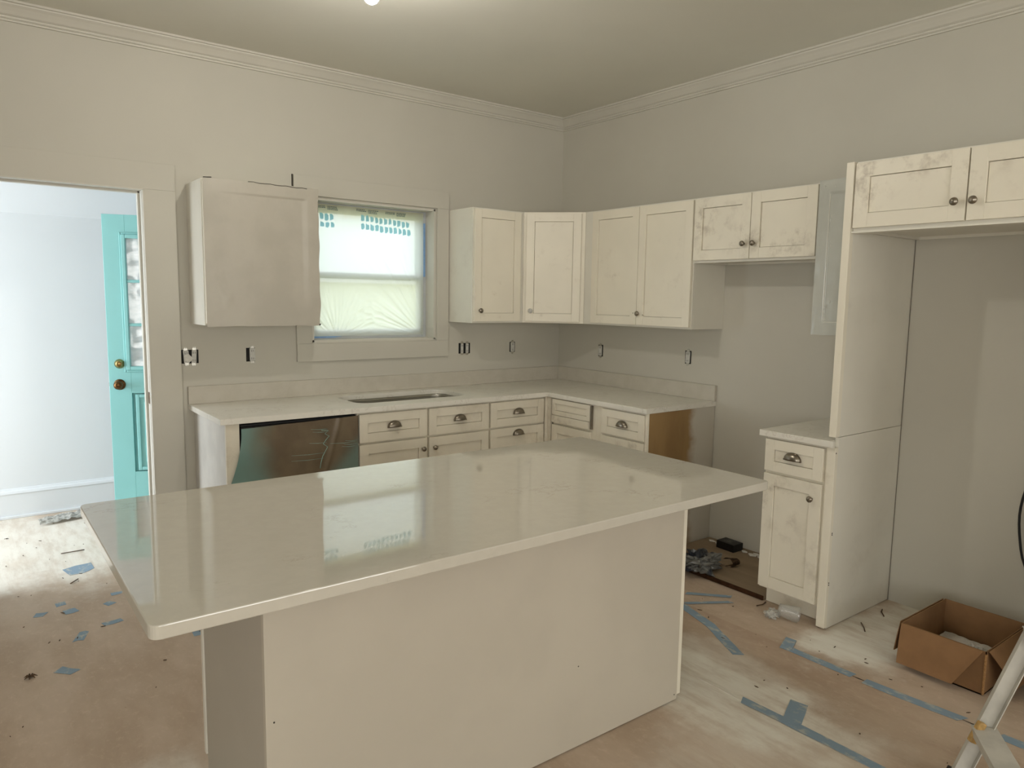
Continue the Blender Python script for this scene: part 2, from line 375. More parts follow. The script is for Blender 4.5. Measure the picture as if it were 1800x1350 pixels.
m = MB(); m.box((XL-.11, -6.5, .8), (XL-.05, -4.7, .85)).box((XL-.11, -6.5, 2.25), (XL-.05, -4.7, 2.3)).box((XL-.11, -6.5, .8), (XL-.05, -6.45, 2.3)).box((XL-.11, -4.75, .8), (XL-.05, -4.7, 2.3)).box((XL-.11, -6.5, 1.53), (XL-.05, -4.7, 1.57))
struct('added_window_4', m, 'trim_paint')  # unseen window added for the left fill, placed to light the right wall
# back room: far wall, low ceiling sloping up towards the kitchen, right and left end walls
BL = -5.6
struct('wall_back_room', MB().box((BL-.15, 1.5, 0), (-2.0, 1.64, 2.2)), 'back_room_paint')
struct('ceiling_back_room', MB().prism([(1.64, 2.0), (1.64, 2.09), (.14, 2.72), (.14, 2.63)], BL-.15, -2.0, 'x'), 'back_room_paint')
struct('wall_back_room_right', MB().box((-2.15, .14, 0), (-2.0, 1.5, 2.7)), 'back_room_paint')
m = MB(); m.box((BL-.15, .14, 0), (BL, .2, 2.7)).box((BL-.15, 1.35, 0), (BL, 1.5, 2.7)).box((BL-.15, .2, 2.15), (BL, 1.35, 2.7))
struct('wall_back_room_left', m, 'back_room_paint')
m = MB(); m.box((-4.0, .14, 0), (-3.99, .1401, .1))
# baseboard on the far wall: tall board and a moulded cap
bb = MB(); bb.box((BL, 1.484, 0), (-2.15, 1.5, .17), .001)
b = struct('baseboard_back_room', bb, 'back_room_paint')
mesh('cap_moulding', MB().prism([(1.5, .17), (1.5, .205), (1.494, .203), (1.489, .192), (1.482, .186), (1.478, .17)], BL, -2.15, 'x'), 'back_room_paint', b)
mesh('shoe_strip', MB().box((BL, 1.47, 0), (-2.15, 1.484, .018), .003), 'back_room_paint', b)

# door frame of the opening to the back room
JX, JZ = -2.997, 2.097
d = struct('trim_1', MB().box((JX, -.002, 0), (DX1, .142, JZ), .001).box((DX0, -.002, 0), (DX0+.02, .142, JZ), .001).box((DX0, -.002, JZ), (DX1, .142, DZ), .001), 'trim_paint', label='white painted jamb of the doorway to the back room')
mesh('door_stop', MB().box((JX-.012, .05, 0), (JX, .085, JZ), .002).box((DX0+.02, .05, JZ-.012), (JX, .085, JZ), .002).box((DX0+.02, .05, 0), (DX0+.032, .085, JZ), .002), 'trim_paint', d)
for a, b in (((JX+.006, -.018, 0), (-2.83, 0, JZ+.006)), ((-4.13, -.018, 0), (DX0+.014, 0, JZ+.006)), ((-4.13, -.019, JZ+.006), (-2.83, 0, 2.245))):
    mesh('casing', MB().box(a, b, .0015), 'wall_paint', d)
mesh('casing_bead', MB().box((JX+.002, -.022, 0), (JX+.008, 0, JZ+.006), .001).box((-4.0, -.022, JZ), (JX+.008, 0, JZ+.006), .001), 'trim_paint', d)
mesh('strike_plate', MB().box((JX-.0015, .005, .93), (JX, .035, .995), .0005).box((JX-.002, .012, .95), (JX-.001, .028, .975)), 'brass_worn', d)

# crown: cove with beads, mitred in the corner
prof = [(0, 2.835), (.012, 2.835), (.013, 2.842), (.009, 2.846), (.016, 2.850), (.017, 2.857), (.013, 2.861), (.022, 2.866), (.032, 2.878), (.045, 2.892), (.058, 2.902), (.060, 2.908), (.070, 2.910), (.070, 2.92), (0, 2.92)]
def crown(name, p0, p1, inx, iny, m0, m1):
    bm = MB(); n = len(prof); vs = []
    for (px, py), mt in ((p0, m0), (p1, m1)):
        for o_, z in prof: vs.append((px+inx*o_+mt[0]*o_, py+iny*o_+mt[1]*o_, z))
    bm._add(vs, [tuple(range(n)), tuple(range(2*n-1, n-1, -1))]+[(i, (i+1) % n, (i+1) % n+n, i+n) for i in range(n)])
    return struct(name, bm, 'trim_paint')
crown('trim_2', (XL, 0), (0, 0), 0, -1, (1, 0), (-1, 0))['label'] = 'moulded crown along the back wall'
crown('trim_3', (0, 0), (0, YR), -1, 0, (0, -1), (0, 1))['label'] = 'moulded crown along the right wall'

# ------------------------------------------------------------------ kitchen window
w = struct('window_1', MB().box((WX0, .0, WZ0), (WX0+.012, .14, WZ1)).box((WX1-.012, .0, WZ0), (WX1, .14, WZ1)).box((WX0, .0, WZ0), (WX1, .14, WZ0+.012)).box((WX0, .0, WZ1-.012), (WX1, .14, WZ1)), 'trim_paint', label='kitchen window covered by a sheet of plastic')
for a, b in (((-2.16, -.02, 2.157), (-1.051, 0, 2.273)), ((-2.155, -.019, 1.133), (-1.052, 0, 1.245)), ((-2.157, -.018, 1.2455), (-2.058, 0, 2.1565)), ((-1.144, -.018, 1.2455), (-1.051, 0, 2.1565))):
    mesh('casing', MB().box(a, b, .0012), 'wall_paint', w)
mesh('casing_joint', MB().box((-2.166, -.012, 2.16), (-2.162, 0, 2.275)), 'mortar_dark', w)
fx0, fx1, fz0, fz1 = WX0+.012, WX1-.012, WZ0+.012, WZ1-.012
def ring(m, x0, x1, z0, z1, y0, y1, t, bev=.001):
    return m.box((x0, y0, z0), (x0+t, y1, z1), bev).box((x1-t, y0, z0), (x1, y1, z1), bev).box((x0+t, y0, z0), (x1-t, y1, z0+t), bev).box((x0+t, y0, z1-t), (x1-t, y1, z1), bev)
mesh('window_frame', ring(MB(), fx0, fx1, fz0, fz1, .108, .17, .03, .002), 'vinyl', w)
us = mesh('sash', ring(MB(), fx0+.03, fx1-.03, 1.66, fz1-.03, .145, .168, .028), 'vinyl', w)
ls = mesh('sash', ring(MB(), fx0+.03, fx1-.03, fz0+.03, 1.7, .12, .143, .03), 'vinyl', w)
mesh('pane', MB().box((fx0+.055, .155, 1.685), (fx1-.055, .158, fz1-.055)), 'window_glass', us)
mesh('pane', MB().box((fx0+.055, .13, fz0+.055), (fx1-.055, .133, 1.672)), 'window_glass', ls)
# plastic masking sheet with wrinkles
FX0, FX1, FZ0, FZ1 = -2.028, -1.190, 1.283, 2.128
def film(u, v):
    x = FX0+(FX1-FX0)*u; z = FZ0+(FZ1-FZ0)*v
    edge = min(1, 14*min(u, 1-u, v, 1-v)); lowr = max(0, 1-v*3.2)
    a = noise.noise((x*3, z*3, 1))*.004
    rad = math.atan2(v+.02, 1.02-u)
    wr_ = noise.noise((rad*14, math.hypot(1-u, v)*1.2, 4))*.024*max(0, 1-math.hypot(1-u, v)*1.2)
    rad2 = math.atan2(v+.03, u-.22); w2 = noise.noise((rad2*9, math.hypot(u-.22, v)*2, 9))*.022*max(0, 1-math.hypot(u-.22, v)*2.0)
    top = noise.noise((x*28, z*2, 3))*.003*max(0, v*5-4)
    xx = x+.003*noise.noise((0, z*7, 5))*(1 if u > .5 else -1)*(abs(u-.5) > .49)
    zz = z+.004*noise.noise((x*6, 0, 7))*(v < .01)
    return (xx, .100-abs(a+wr_+w2+top)*edge-.003*edge, zz)
f = solo('plastic_sheet', MB().grid(film, 150, 150), 'window_film', 'thin translucent plastic masking sheet covering the window panes, wrinkled at the bottom', 'plastic sheet', loc=(-1.6, .1, FZ0))
# faint printing on the sheet: two rows of blue block marks and tiny text lines
m = MB(); rng = random.Random(3)
def blob(m, x, z, w_, h):
    pts = [(x+sx_*w_/2*rng.uniform(.7, 1.05), z+sz_*h/2*rng.uniform(.6, 1.1)) for sx_, sz_ in ((-1, -1), (0, -1.1), (1, -.7), (1, .6), (.2, 1), (-1, 1))]
    m.prism(pts, .0895, .0900, 'y')
for k in range(4):
    blob(m, -1.975+k*.034, 2.052-k*.002, .027, .042); blob(m, -1.972+k*.035, 2.000-k*.001, .028, .038)
for k in range(11):
    blob(m, -1.655+k*.0335, 2.060-k*.0022, .026, .044); blob(m, -1.655+k*.0345, 2.006-k*.002, .028, .046)
mesh('printed_blocks', m, 'film_print', f)['kind'] = 'stuff'
m = MB()
for x0, n in ((-1.985, 2), (-1.70, 2), (-1.49, 2)):
    for g in range(n):
        for row in range(2 + (g > 0)):
            x = x0+g*.085
            while x < x0+g*.085+.062:
                l_ = rng.uniform(.004, .012); z = 2.112-row*.0085-(x+2)*.006
                m.box((x, .0895, z), (x+l_, .09, z+.0045)); x += l_+.003
mesh('printed_lines', m, 'film_text', f)['kind'] = 'stuff'
solo('tape_strip', MB().box((-1.189, .103, 1.69), (-1.172, .1065, 2.06), .0005), 'blue_tape_lit', 'upright bright blue tape strip beside the plastic sheet on the window frame', 'tape')
solo('tape_strip', MB().prism([(-2.02, 1.272), (-1.86, 1.274), (-1.80, 1.281), (-2.02, 1.286)], .103, .1065, 'y'), 'blue_tape_lit', 'sliver of blue tape along the bottom edge of the window sheet', 'tape')
# yard outside
struct('ground_outside', MB().box((-40, 1.8, -.6), (30, 40, -.5)).box((-60, -12, -.6), (-6.9, 1.8, -.5)), 'grass')
h = MB(); h.box((-9, 6.0, -.5), (5, 6.2, 1.75)); tag(mesh('tint_backdrop', h, 'outside_yellow', None, (-2, 6.1, -.5)), 'pale yellow fence added outside to tint the lower half of the window sheet', 'backdrop')  # plain wall added outside to give the window sheet its yellow tint

# ------------------------------------------------------------------ cabinets
def knob(M_, u, z, v0, parent, mat='nickel', r=.0155):
    m = MB(M_); m.lathe([(.0, .0), (.006, 0), (.0055, .004), (.0045, .010), (.006, .014), (r*.9, .017), (r, .021), (r*.92, .026), (r*.6, .030), (0, .0315)], (u, v0, z), (0, -1, 0), 20)
    return mesh('knob', m, mat, parent)
def cup_pull(M_, u, z, v0, parent):
    a, b, c = .043, .036, .024; m = MB(M_); n1, n2 = 20, 8; vs = []; fs = []
    for L, (aa, bb, cc) in enumerate(((a, b, c), (a-.003, b-.003, c-.003))):
        for i in range(n1+1):
            th = PI*i/n1
            for j in range(n2+1):
                ph = PI/2*j/n2*1.0
                vs.append((u+aa*math.cos(th), v0-cc*(math.sin(th)**.8)*math.sin(ph)-.001, z+bb*(math.sin(th)**.8)*math.cos(ph)))
    w_ = n2+1; S = (n1+1)*w_
    for L in (0, 1):
        for i in range(n1):
            for j in range(n2): fs.append((L*S+i*w_+j, L*S+(i+1)*w_+j, L*S+(i+1)*w_+j+1, L*S+i*w_+j+1))
    for i in range(n1): fs.append((i*w_+n2, (i+1)*w_+n2, S+(i+1)*w_+n2, S+i*w_+n2))
    m._add(vs, fs, True)
    # flat rim where the cup meets the drawer, with a foot at each end
    rim = [(u+(a+.004)*math.cos(PI*k/18), z+(b+.004)*math.sin(PI*k/18)-.001) for k in range(19)]
    m.prism(rim, v0-.0022, v0, 'y'); m.box((u-a-.004, v0-.008, z-.003), (u-a+.006, v0, z+.004), .001).box((u+a-.006, v0-.008, z-.003), (u+a+.004, v0, z+.004), .001)
    return mesh('cup_pull', m, 'nickel', parent)
def shaker(name, M_, u0, u1, z0, z1, parent, mat, v0=-.02, rail=.052, rec=.009, th=.019, label=None, panel_mat=None):
    m = MB(M_); r = rail
    m.box((u0, v0, z0), (u0+r, v0+th, z1), .0012).box((u1-r, v0, z0), (u1, v0+th, z1), .0012)
    m.box((u0+r-.0002, v0+.0003, z0), (u1-r+.0002, v0+th, z0+r), .0010).box((u0+r-.0002, v0+.0003, z1-r), (u1-r+.0002, v0+th, z1), .0010)
    o = mesh(name, m, mat, parent)
    if label: o['label'] = label
    mesh('center_panel', MB(M_).box((u0+r+.0022, v0+rec, z0+r+.0022), (u1-r-.0022, v0+th-.002, z1-r-.0022)), panel_mat or mat, o)
    return o
def carcass(M_, u0, u1, dp, z0, z1, parent, mat, top=True, toe=False, recess_bottom=.0):
    m = MB(M_); t_ = .018
    zb = z0
    m.box((u0, 0.0005, zb), (u1, t_, z1), .0008)                      # face
    m.box((u0, t_, zb), (u0+t_, dp, z1)).box((u1-t_, t_, zb), (u1, dp, z1)).box((u0+t_, dp-.006, zb), (u1-t_, dp, z1))
    m.box((u0+t_, t_, zb+recess_bottom), (u1-t_, dp-.006, zb+recess_bottom+t_))
    if top: m.box((u0+t_, t_, z1-t_), (u1-t_, dp-.006, z1))
    o = mesh('body', m, mat, parent)
    if toe: mesh('toe_kick', MB(M_).box((u0, .07, 0.003), (u1, .085, zb)).box((u0, .085, .003), (u0+t_, dp, zb)).box((u1-t_, .085, .003), (u1, dp, zb)), 'toe_dark' if toe == 1 else mat, parent)
    return o

YF = -.615          # front of the back-wall base carcasses, doors in front of it
FB = frame_back(0, YF)
# sink base
c = thing('base_cabinet', 'white base cabinet under the sink, two dusty drawer fronts with cup pulls over two doors', 'cabinet', (-1.58, -.3, 0))
carcass(FB, -2.04, -1.12, .60, .1, .882, c, 'cab_dust', top=False, toe=1)
for u0, u1, ku in ((-2.033, -1.588, -1.62), (-1.573, -1.128, -1.54)):
    dr = shaker('drawer_front', FB, u0, u1, .708, .874, c, 'cab_dust', rail=.053); cup_pull(FB, (u0+u1)/2-(.0), .785, -.02, dr)
    do = shaker('door', FB, u0, u1, .115, .696, c, 'cab_dust', rail=.056); knob(FB, ku, .633, -.02, do)
# three drawer base at the corner
c = thing('base_cabinet', 'white drawer base cabinet with stacked cup pulls, between the sink base and the corner', 'cabinet', (-.88, -.3, 0))
carcass(FB, -1.12, -.657, .60, .1, .882, c, 'cab_dust', top=False, toe=1)
for z0, z1 in ((.71, .874), (.42, .698), (.115, .408)):
    dr = shaker('drawer', FB, -1.113, -.668, z0, z1, c, 'cab_dust', rail=.053); cup_pull(FB, -.885, z0+.078 if z0 > .7 else z1-.052, -.02, dr)
c = solo('corner_filler', MB().box((-.655, -.632, .1), (-.617, -.60, .882), .001).box((-.635, -.668, .1), (-.617, -.634, .882), .001), 'cab_dust', 'narrow white filler strip between the two base cabinet runs in the corner', 'filler strip')
XF = -.615
FR = frame_right(XF, 0)          # u = -y
c = thing('base_cabinet', 'white corner base cabinet on the right wall with a patched drawer front without a pull', 'cabinet', (-.3, -.88, 0))
carcass(FR, .672, 1.10, .60, .1, .882, c, 'cab_white', top=False, toe=1)
dr = shaker('drawer_front', FR, .680, 1.052, .768, .876, c, 'cab_dirty', rail=.030, label='broken upper piece of drawer front')
mesh('loose_rail', MB(FR).box((.680, -.024, .716), (1.046, -.002, .765), .0015), 'cab_dirty', c)
mesh('drawer_side', MB(FR).box((1.054, -.016, .72), (1.066, 0, .872)), 'toe_dark', c)
shaker('door', FR, .680, 1.058, .115, .700, c, 'cab_white', rail=.056)
c = thing('base_cabinet', 'white base cabinet with one cup-pull drawer, at the open end of the right counter run', 'cabinet', (-.3, -1.32, 0))
carcass(FR, 1.10, 1.534, .60, .1, .882, c, 'cab_white', top=False, toe=1)
dr = shaker('drawer', FR, 1.160, 1.520, .716, .872, c, 'cab_white', rail=.048); cup_pull(FR, 1.340, .780, -.02, dr)
shaker('door', FR, 1.160, 1.520, .115, .702, c, 'cab_dirty', rail=.056)
mesh('end_panel', MB().box((-.612, -1.5405, .0), (-.004, -1.5345, .884)), 'plywood_end', c)['label'] = 'raw brown plywood end panel half covered in white primer'
mesh('front_edge', MB().box((-.628, -1.541, .09), (-.613, -1.523, .884), .001), 'cab_white', c)

# dishwasher and the end panel of the run
c = thing('dishwasher', 'dishwasher at the left of the sink behind loose brown and teal protective film', 'dishwasher', (-2.37, -.3, 0))
mesh('body', MB().box((-2.69, -.58, .1), (-2.045, -.01, .868)), 'black_void', c)
mesh('door', MB().box((-2.688, -.615, .11), (-2.047, -.582, .860), .004), 'box_metal', c)
mesh('control_edge', MB().box((-2.690, -.606, .862), (-2.045, -.58, .872)), 'rubber_black', c)
def dwf(u, v):
    z = .06+.812*v-.016*(1-u)*v
    xl = -2.694-.064*min(1, max(0, (.97-v)/.33))**1.6; x = xl+(-2.043-xl)*u
    e = 1-abs(u-.5)*2; bul = .006*math.sin(u*7+v*3)+.010*noise.noise((x*4, z*4, 0))
    fold = .010*math.exp(-((x+2.155+(.86-z)*.30)/.012)**2)
    lip = .022*max(0, 1-u*7)*(1-v)*1.2
    return (x, -.636-.008*abs(noise.noise((x*9, z*5, 3)))-abs(bul)*.8*e-fold*.9-lip, z)
fo = mesh('protective_film', MB().grid(dwf, 70, 60), 'dishwasher_film', c)
m = MB(); rng = random.Random(8)
def onfilm(x, z): return (x, -.6535-.002, z)
path = [(-2.27, .812), (-2.23, .808), (-2.25, .79), (-2.225, .775), (-2.245, .755), (-2.26, .735), (-2.235, .715), (-2.25, .69), (-2.265, .665), (-2.275, .63), (-2.28, .60)]
m.tube([onfilm(*p) for p in path], .0022, 5)
for x0, x1, z in ((-2.33, -2.235, .818), (-2.32, -2.23, .802), (-2.34, -2.24, .742), (-2.44, -2.25, .685), (-2.44, -2.26, .655), (-2.22, -2.07, .728), (-2.14, -2.06, .716), (-2.15, -2.07, .704), (-2.13, -2.06, .735)):
    m.tube([onfilm(x0, z+.004), onfilm((x0+x1)/2, z-.001), onfilm(x1, z)], [.0006, .0013, .0006], 5)
mesh('crease', m, 'teal_crease', fo)
m = MB(); m.box((-2.700, -.600, .866), (-2.042, -.02, .883)); mesh('opening_shadow_gap', MB().box((-2.699, -.598, .874), (-2.043, -.03, .8835)), 'black_void', c)
bpy.data.objects['opening_shadow_gap'].name = 'gap_shade_strip'; m.bm.free()  # black strip stands in for the shade in the gap above the dishwasher
c = thing('end_panel', 'white painted end panel and stile closing the left end of the counter run', 'panel', (-2.74, -.3, 0))
mesh('side_panel', MB().box((-2.770, -.612, 0.003), (-2.752, -.002, .882), .001), 'primer', c)
mesh('stile', MB().box((-2.770, -.630, 0.003), (-2.702, -.6125, .882), .001), 'cab_dust', c)
mesh('inner_panel', MB().box((-2.718, -.612, 0.003), (-2.702, -.002, .882)), 'primer', c)

# worktop with the undermount sink
T0, T1 = .885, .915
SX0, SX1, SY0, SY1 = -1.965, -1.185, -.490, -.125
def rrect(x0, x1, y0, y1, r, n=8):
    pts = []
    for cx, cy, a0 in ((x1-r, y1-r, 0), (x0+r, y1-r, 90), (x0+r, y0+r, 180), (x1-r, y0+r, 270)):
        for k in range(n+1):
            a = R(a0+90*k/n); pts.append((cx+r*math.cos(a), cy+r*math.sin(a)))
    return pts
outer = [(-2.80, -.001), (-2.80, -.648), (-.648, -.648), (-.648, -1.548), (-.001, -1.548), (-.001, -.001)]
hole = rrect(SX0, SX1, SY0, SY1, .085)
me = MB(); bm = me.bm
def loop(pts, z): return [bm.verts.new((x, y, z)) for x, y in pts]
faces = {}
for z in (T0, T1):
    vo, vh = loop(outer, z), loop(hole, z); es = []
    for L in (vo, vh):
        for i in range(len(L)): es.append(bm.edges.new((L[i], L[(i+1) % len(L)])))
    bmesh.ops.triangle_fill(bm, use_beauty=True, edges=es)
    faces[z] = (vo, vh)
for k in (0, 1):
    a, b = faces[T0][k], faces[T1][k]; n = len(a)
    for i in range(n):
        bm.faces.new((a[i], a[(i+1) % n], b[(i+1) % n], b[i]))
top = solo('countertop', me, 'quartz_dusty', 'white quartz L-shaped countertop with a sink cutout along the back and right walls', 'countertop', loc=(-1.4, -.3, T0))
bv = top.modifiers.new('ease', 'BEVEL'); bv.width = .002; bv.segments = 2; bv.limit_method = 'ANGLE'; bv.angle_limit = R(50)
solo('backsplash', MB().box((-2.80, -.021, .9155), (-.002, -.002, 1.017), .0012), 'quartz_splash', 'long low white quartz backsplash strip on the back wall under the window', 'backsplash')
solo('backsplash', MB().box((-.021, -1.548, .9155), (-.002, -.0225, 1.017), .0012), 'quartz_splash', 'short low white quartz backsplash strip on the right wall', 'backsplash')
c = thing('sink', 'stainless steel undermount sink bowl in the countertop under the window', 'sink', (-1.575, -.31, .68))
m = MB(); rings = []
for off, z, r in ((-.012, T0-.001, .095), (-.004, T0-.001, .089), (-.004, T0-.012, .089), (.004, .72, .075), (.02, .695, .06), (.05, .686, .04)):
    rings.append([(x, y, z) for x, y in rrect(SX0+off, SX1-off, SY0+off, SY1-off, max(.02, r))])
vs = [p for q in rings for p in q]; n = len(rings[0])
fs = [(k*n+i, k*n+(i+1) % n, (k+1)*n+(i+1) % n, (k+1)*n+i) for k in range(len(rings)-1) for i in range(n)]+[tuple((len(rings)-1)*n+i for i in range(n))]
m._add(vs, fs, True); mesh('basin', m, 'steel', c)
mesh('drain', MB().lathe([(0, .001), (.02, .001), (.035, .003), (.042, .004), (.045, .0)], (-1.575, -.30, .687)), 'nickel', c)

# ------------------------------------------------------------------ wall cabinets
ZB, ZT = 1.377, 2.150
YU = -.305; FU = frame_back(0, YU); FUR = frame_right(-.305, 0)
# plastic-wrapped cabinet left of the window
c = thing('wall_cabinet', 'wide wall cabinet left of the window, its door wrapped in glossy paint-coated plastic', 'cabinet', (-2.46, -.15, ZB))
carcass(FU, -2.770, -2.150, .304, ZB, ZT, c, 'cab_side')
dr = shaker('door', FU, -2.765, -2.153, ZB+.010, ZT-.006, c, 'cab_white', rail=.06)
def wrap1(u, v):
    x = -2.764+.634*u; z = 1.372+.782*v
    ed = .006*noise.noise((x*9, z*9, 1))
    if v < .005: z += .006*noise.noise((x*14, 0, 3))
    if u > .995: x += .008*noise.noise((0, z*9, 6))-.004*(v)
    if v > .995: z += .004*noise.noise((x*11, 0, 2))
    rec = 0
    tt = min(1, max(0, (2.088-z)/.006)); rr_ = min(1, max(0, (-2.198-x)/.03)); ll = min(1, max(0, (x+2.74)/.35)); bb_ = min(1, max(0, (z-1.40)/.45))
    rec = .0065*tt*rr_*ll*bb_
    dome = .004*math.exp(-(((x+2.44)/.2)**2+((z-1.75)/.22)**2))
    y = -.3285+rec-dome-.0012*abs(noise.noise((x*7, z*4, 2)))-.002*max(0, noise.noise((x*20, z*9, 8)))*math.exp(-(((x+2.66)/.05)**2+((z-1.56)/.08)**2))*3
    return (x, y, z)
mesh('plastic_wrap', MB().grid(wrap1, 120, 140), 'wrap_painted', c)['label'] = 'glossy paint-stiffened plastic over the door front'
m = MB()
m.tube([(-2.762, -.330, 2.153), (-2.72, -.331, 2.156), (-2.745, -.3315, 2.154)], .0022, 5)
m.tube([(-2.53+.03*k, -.330, 2.153-.0005*k+.002*math.sin(k*2)) for k in range(12)], .0016, 5)
m.tube([(-2.138, -.328, 1.378), (-2.13, -.333, 1.383), (-2.136, -.330, 1.372)], .003, 5)
mesh('torn_edge', m, 'mortar_dark', c)

c = thing('wall_cabinet', 'narrow single-door wall cabinet just right of the window with a knob at lower left', 'cabinet', (-.83, -.15, ZB))
carcass(FU, -1.045, -.613, .304, ZB, ZT, c, 'cab_side')
do = shaker('door', FU, -1.040, -.648, 1.389, 2.140, c, 'cab_white', rail=.056); knob(FU, -.998, 1.462, -.02, do, r=.017)
# diagonal corner
c = thing('wall_cabinet', 'diagonal corner wall cabinet with one door and a pale knob', 'cabinet', (-.25, -.25, ZB))
m = MB(); m.prism([(-.003, -.003), (-.610, -.003), (-.610, -.305), (-.305, -.610), (-.003, -.610)], ZB, ZT, 'z', .0008); mesh('body', m, 'cab_white', c)
s2 = math.sqrt(.5)
FD = Matrix(((s2, s2, 0, -.610), (-s2, s2, 0, -.305), (0, 0, 1, 0), (0, 0, 0, 1)))   # u along the diagonal
do = shaker('door', FD, .022, .405, 1.389, 2.140, c, 'cab_white', rail=.056)
m = MB(FD); m.lathe([(0, 0), (.006, 0), (.0045, .010), (.015, .017), (.017, .021), (.015, .027), (0, .030)], (.058, -.02, 1.462), (0, -1, 0), 20); mesh('knob', m, 'outlet_plastic', do)['label'] = 'knob coated in pale paint'
# pair right wall
c = thing('wall_cabinet', 'tall two-door wall cabinet on the right wall beside the corner cabinet', 'cabinet', (-.15, -1.09, ZB))
carcass(FUR, .613, 1.567, .304, ZB, ZT, c, 'cab_side')
do = shaker('door', FUR, .702, 1.131, 1.389, 2.140, c, 'cab_white', rail=.056); knob(FUR, 1.150, 1.463, -.012, do, 'nickel', .0165)
do = shaker('door', FUR, 1.135, 1.562, 1.389, 2.140, c, 'cab_white', rail=.056)
mesh('screw_hole', MB(FUR).lathe([(0, .0008), (.003, .0008), (.003, 0)], (1.105, -.02, 1.465), (0, -1, 0), 8).lathe([(0, .0008), (.003, .0008), (.003, 0)], (1.19, -.02, 1.455), (0, -1, 0), 8), 'mortar_dark', do)
# short over the range
c = thing('wall_cabinet', 'short two-door wall cabinet above the range gap, smudged with brown dirt', 'cabinet', (-.15, -1.96, 1.774))
carcass(FUR, 1.569, 2.353, .304, 1.772, ZT, c, 'cab_side', recess_bottom=.012)
do = shaker('door', FUR, 1.574, 1.958, 1.786, 2.143, c, 'cab_dirty', rail=.058); knob(FUR, 1.925, 1.868, -.02, do)
do = shaker('door', FUR, 1.962, 2.349, 1.786, 2.143, c, 'cab_dirty', rail=.058); knob(FUR, 1.990, 1.868, -.02, do)
# narrow wrapped one
c = thing('wall_cabinet', 'narrow tall wall cabinet in bluish plastic wrap, between the range cabinet and the refrigerator panel', 'cabinet', (-.15, -2.50, 1.385))
carcass(FUR, 2.357, 2.657, .304, 1.39, 2.158, c, 'cab_side')
dr = shaker('door', FUR, 2.361, 2.654, 1.398, 2.150, c, 'cab_side', rail=.055)
def wrap2(u, v):
    uu_ = 2.357+.299*u; z = 1.386+.772*v
    def st(a, e, w_): return min(1, max(0, (a-e)/w_))
    rec = .008*st(uu_, 2.414, .004)*st(2.600, uu_, .004)*st(z, 1.452, .004)*st(2.095, z, .004)
    return (-.3268+rec-.0016*abs(noise.noise((uu_*14, z*6, 2)))-.001*abs(noise.noise((uu_*40, z*22, 5))), -uu_, z+(.004*noise.noise((uu_*20, 0, 1)) if v < .01 or v > .99 else 0))
mesh('plastic_wrap', MB().grid(wrap2, 60, 110), 'wrap_blue', c)['label'] = 'glossy bluish plastic wrap over the door'
m = MB(); rng = random.Random(5)
for u_, z in ((2.385, 2.13), (2.392, 2.128), (2.44, 2.128), (2.425, 1.965), (2.43, 1.985), (2.436, 1.84), (2.432, 1.855), (2.426, 1.50), (2.435, 1.54), (2.45, 1.56), (2.42, 1.53), (2.43, 1.47)):
    l_ = rng.uniform(.006, .016); m.tube([(-.3285, -u_, z), (-.3295, -u_-.002, z-l_)], [.0018, .0008], 5)
mesh('paint_drip', m, 'chip_white', c)
# refrigerator cabinet
c = thing('wall_cabinet', 'deep two-door cabinet over the refrigerator alcove, at the right edge of the photo', 'cabinet', (-.3, -3.15, 1.866))
FF = frame_right(-.61, 0)
carcass(FF, 2.697, 3.62, .608, 1.866, 2.168, c, 'cab_side', recess_bottom=.014)
do = shaker('door', FF, 2.703, 3.157, 1.880, 2.160, c, 'cab_dirty', rail=.062); knob(FF, 3.122, 1.955, -.02, do, r=.0165)
do = shaker('door', FF, 3.163, 3.615, 1.880, 2.160, c, 'cab_dirty', rail=.062); knob(FF, 3.190, 1.955, -.02, do, r=.0165)
mesh('bottom_rail', MB().box((-.625, -3.62, 1.858), (-.555, -2.697, 1.8655), .001), 'cab_side', c)
c = thing('refrigerator_panel', 'second tall white side panel out of view, added to shade the refrigerator alcove', 'panel', (-.31, -3.65, 0))
mesh('side_panel', MB().box((-.632, -3.655, .004), (-.002, -3.637, 2.168), .001), 'cab_side', c)  # unseen panel added to keep the rear light off the alcove
# tall panel + narrow base
c = thing('refrigerator_panel', 'tall white side panel of the refrigerator alcove', 'panel', (-.31, -2.677, 0))
mesh('upper_panel', MB().box((-.600, -2.694, .932), (-.002, -2.676, 2.168), .001), 'cab_side', c)
mesh('lower_panel', MB().box((-.605, -2.695, .003), (-.002, -2.677, .930), .001), 'cab_side', c)
mesh('upper_stile', MB().box((-.632, -2.695, .932), (-.6005, -2.660, 2.168), .002), 'cab_white', c)
mesh('lower_stile', MB().box((-.630, -2.697, .010), (-.6055, -2.6555, .884), .002), 'cab_white', c)
m = MB()
for z in (.858, .475, .467, .232, .222): m.lathe([(0, .001), (.0035, .001), (.0035, 0)], (-.624+.012*(z < .5), -2.697, z), (0, -1, 0), 8)
mesh('nail_hole', m, 'mortar_dark', c)
mesh('corner_bead', MB().box((-.004, -2.698, .003), (-.002, -2.6955, 2.1)), 'toe_dark', c)
c = thing('base_cabinet', 'narrow white base cabinet with one drawer and one smudged door, beside the refrigerator panel', 'cabinet', (-.3, -2.48, 0))
carcass(FR, 2.330, 2.654, .60, .1, .882, c, 'cab_white', top=False, toe=2)
dr = shaker('drawer', FR, 2.334, 2.642, .712, .872, c, 'cab_white', rail=.050); cup_pull(FR, 2.486, .786, -.02, dr)
do = shaker('door', FR, 2.334, 2.642, .112, .698, c, 'cab_dirty', rail=.058); knob(FR, 2.598, .622, -.02, do)
m = MB().box((-.650, -2.675, T0), (-.002, -2.305, T1), .002).box((-.650, -2.694, T0), (-.633, -2.6751, T1), .001)
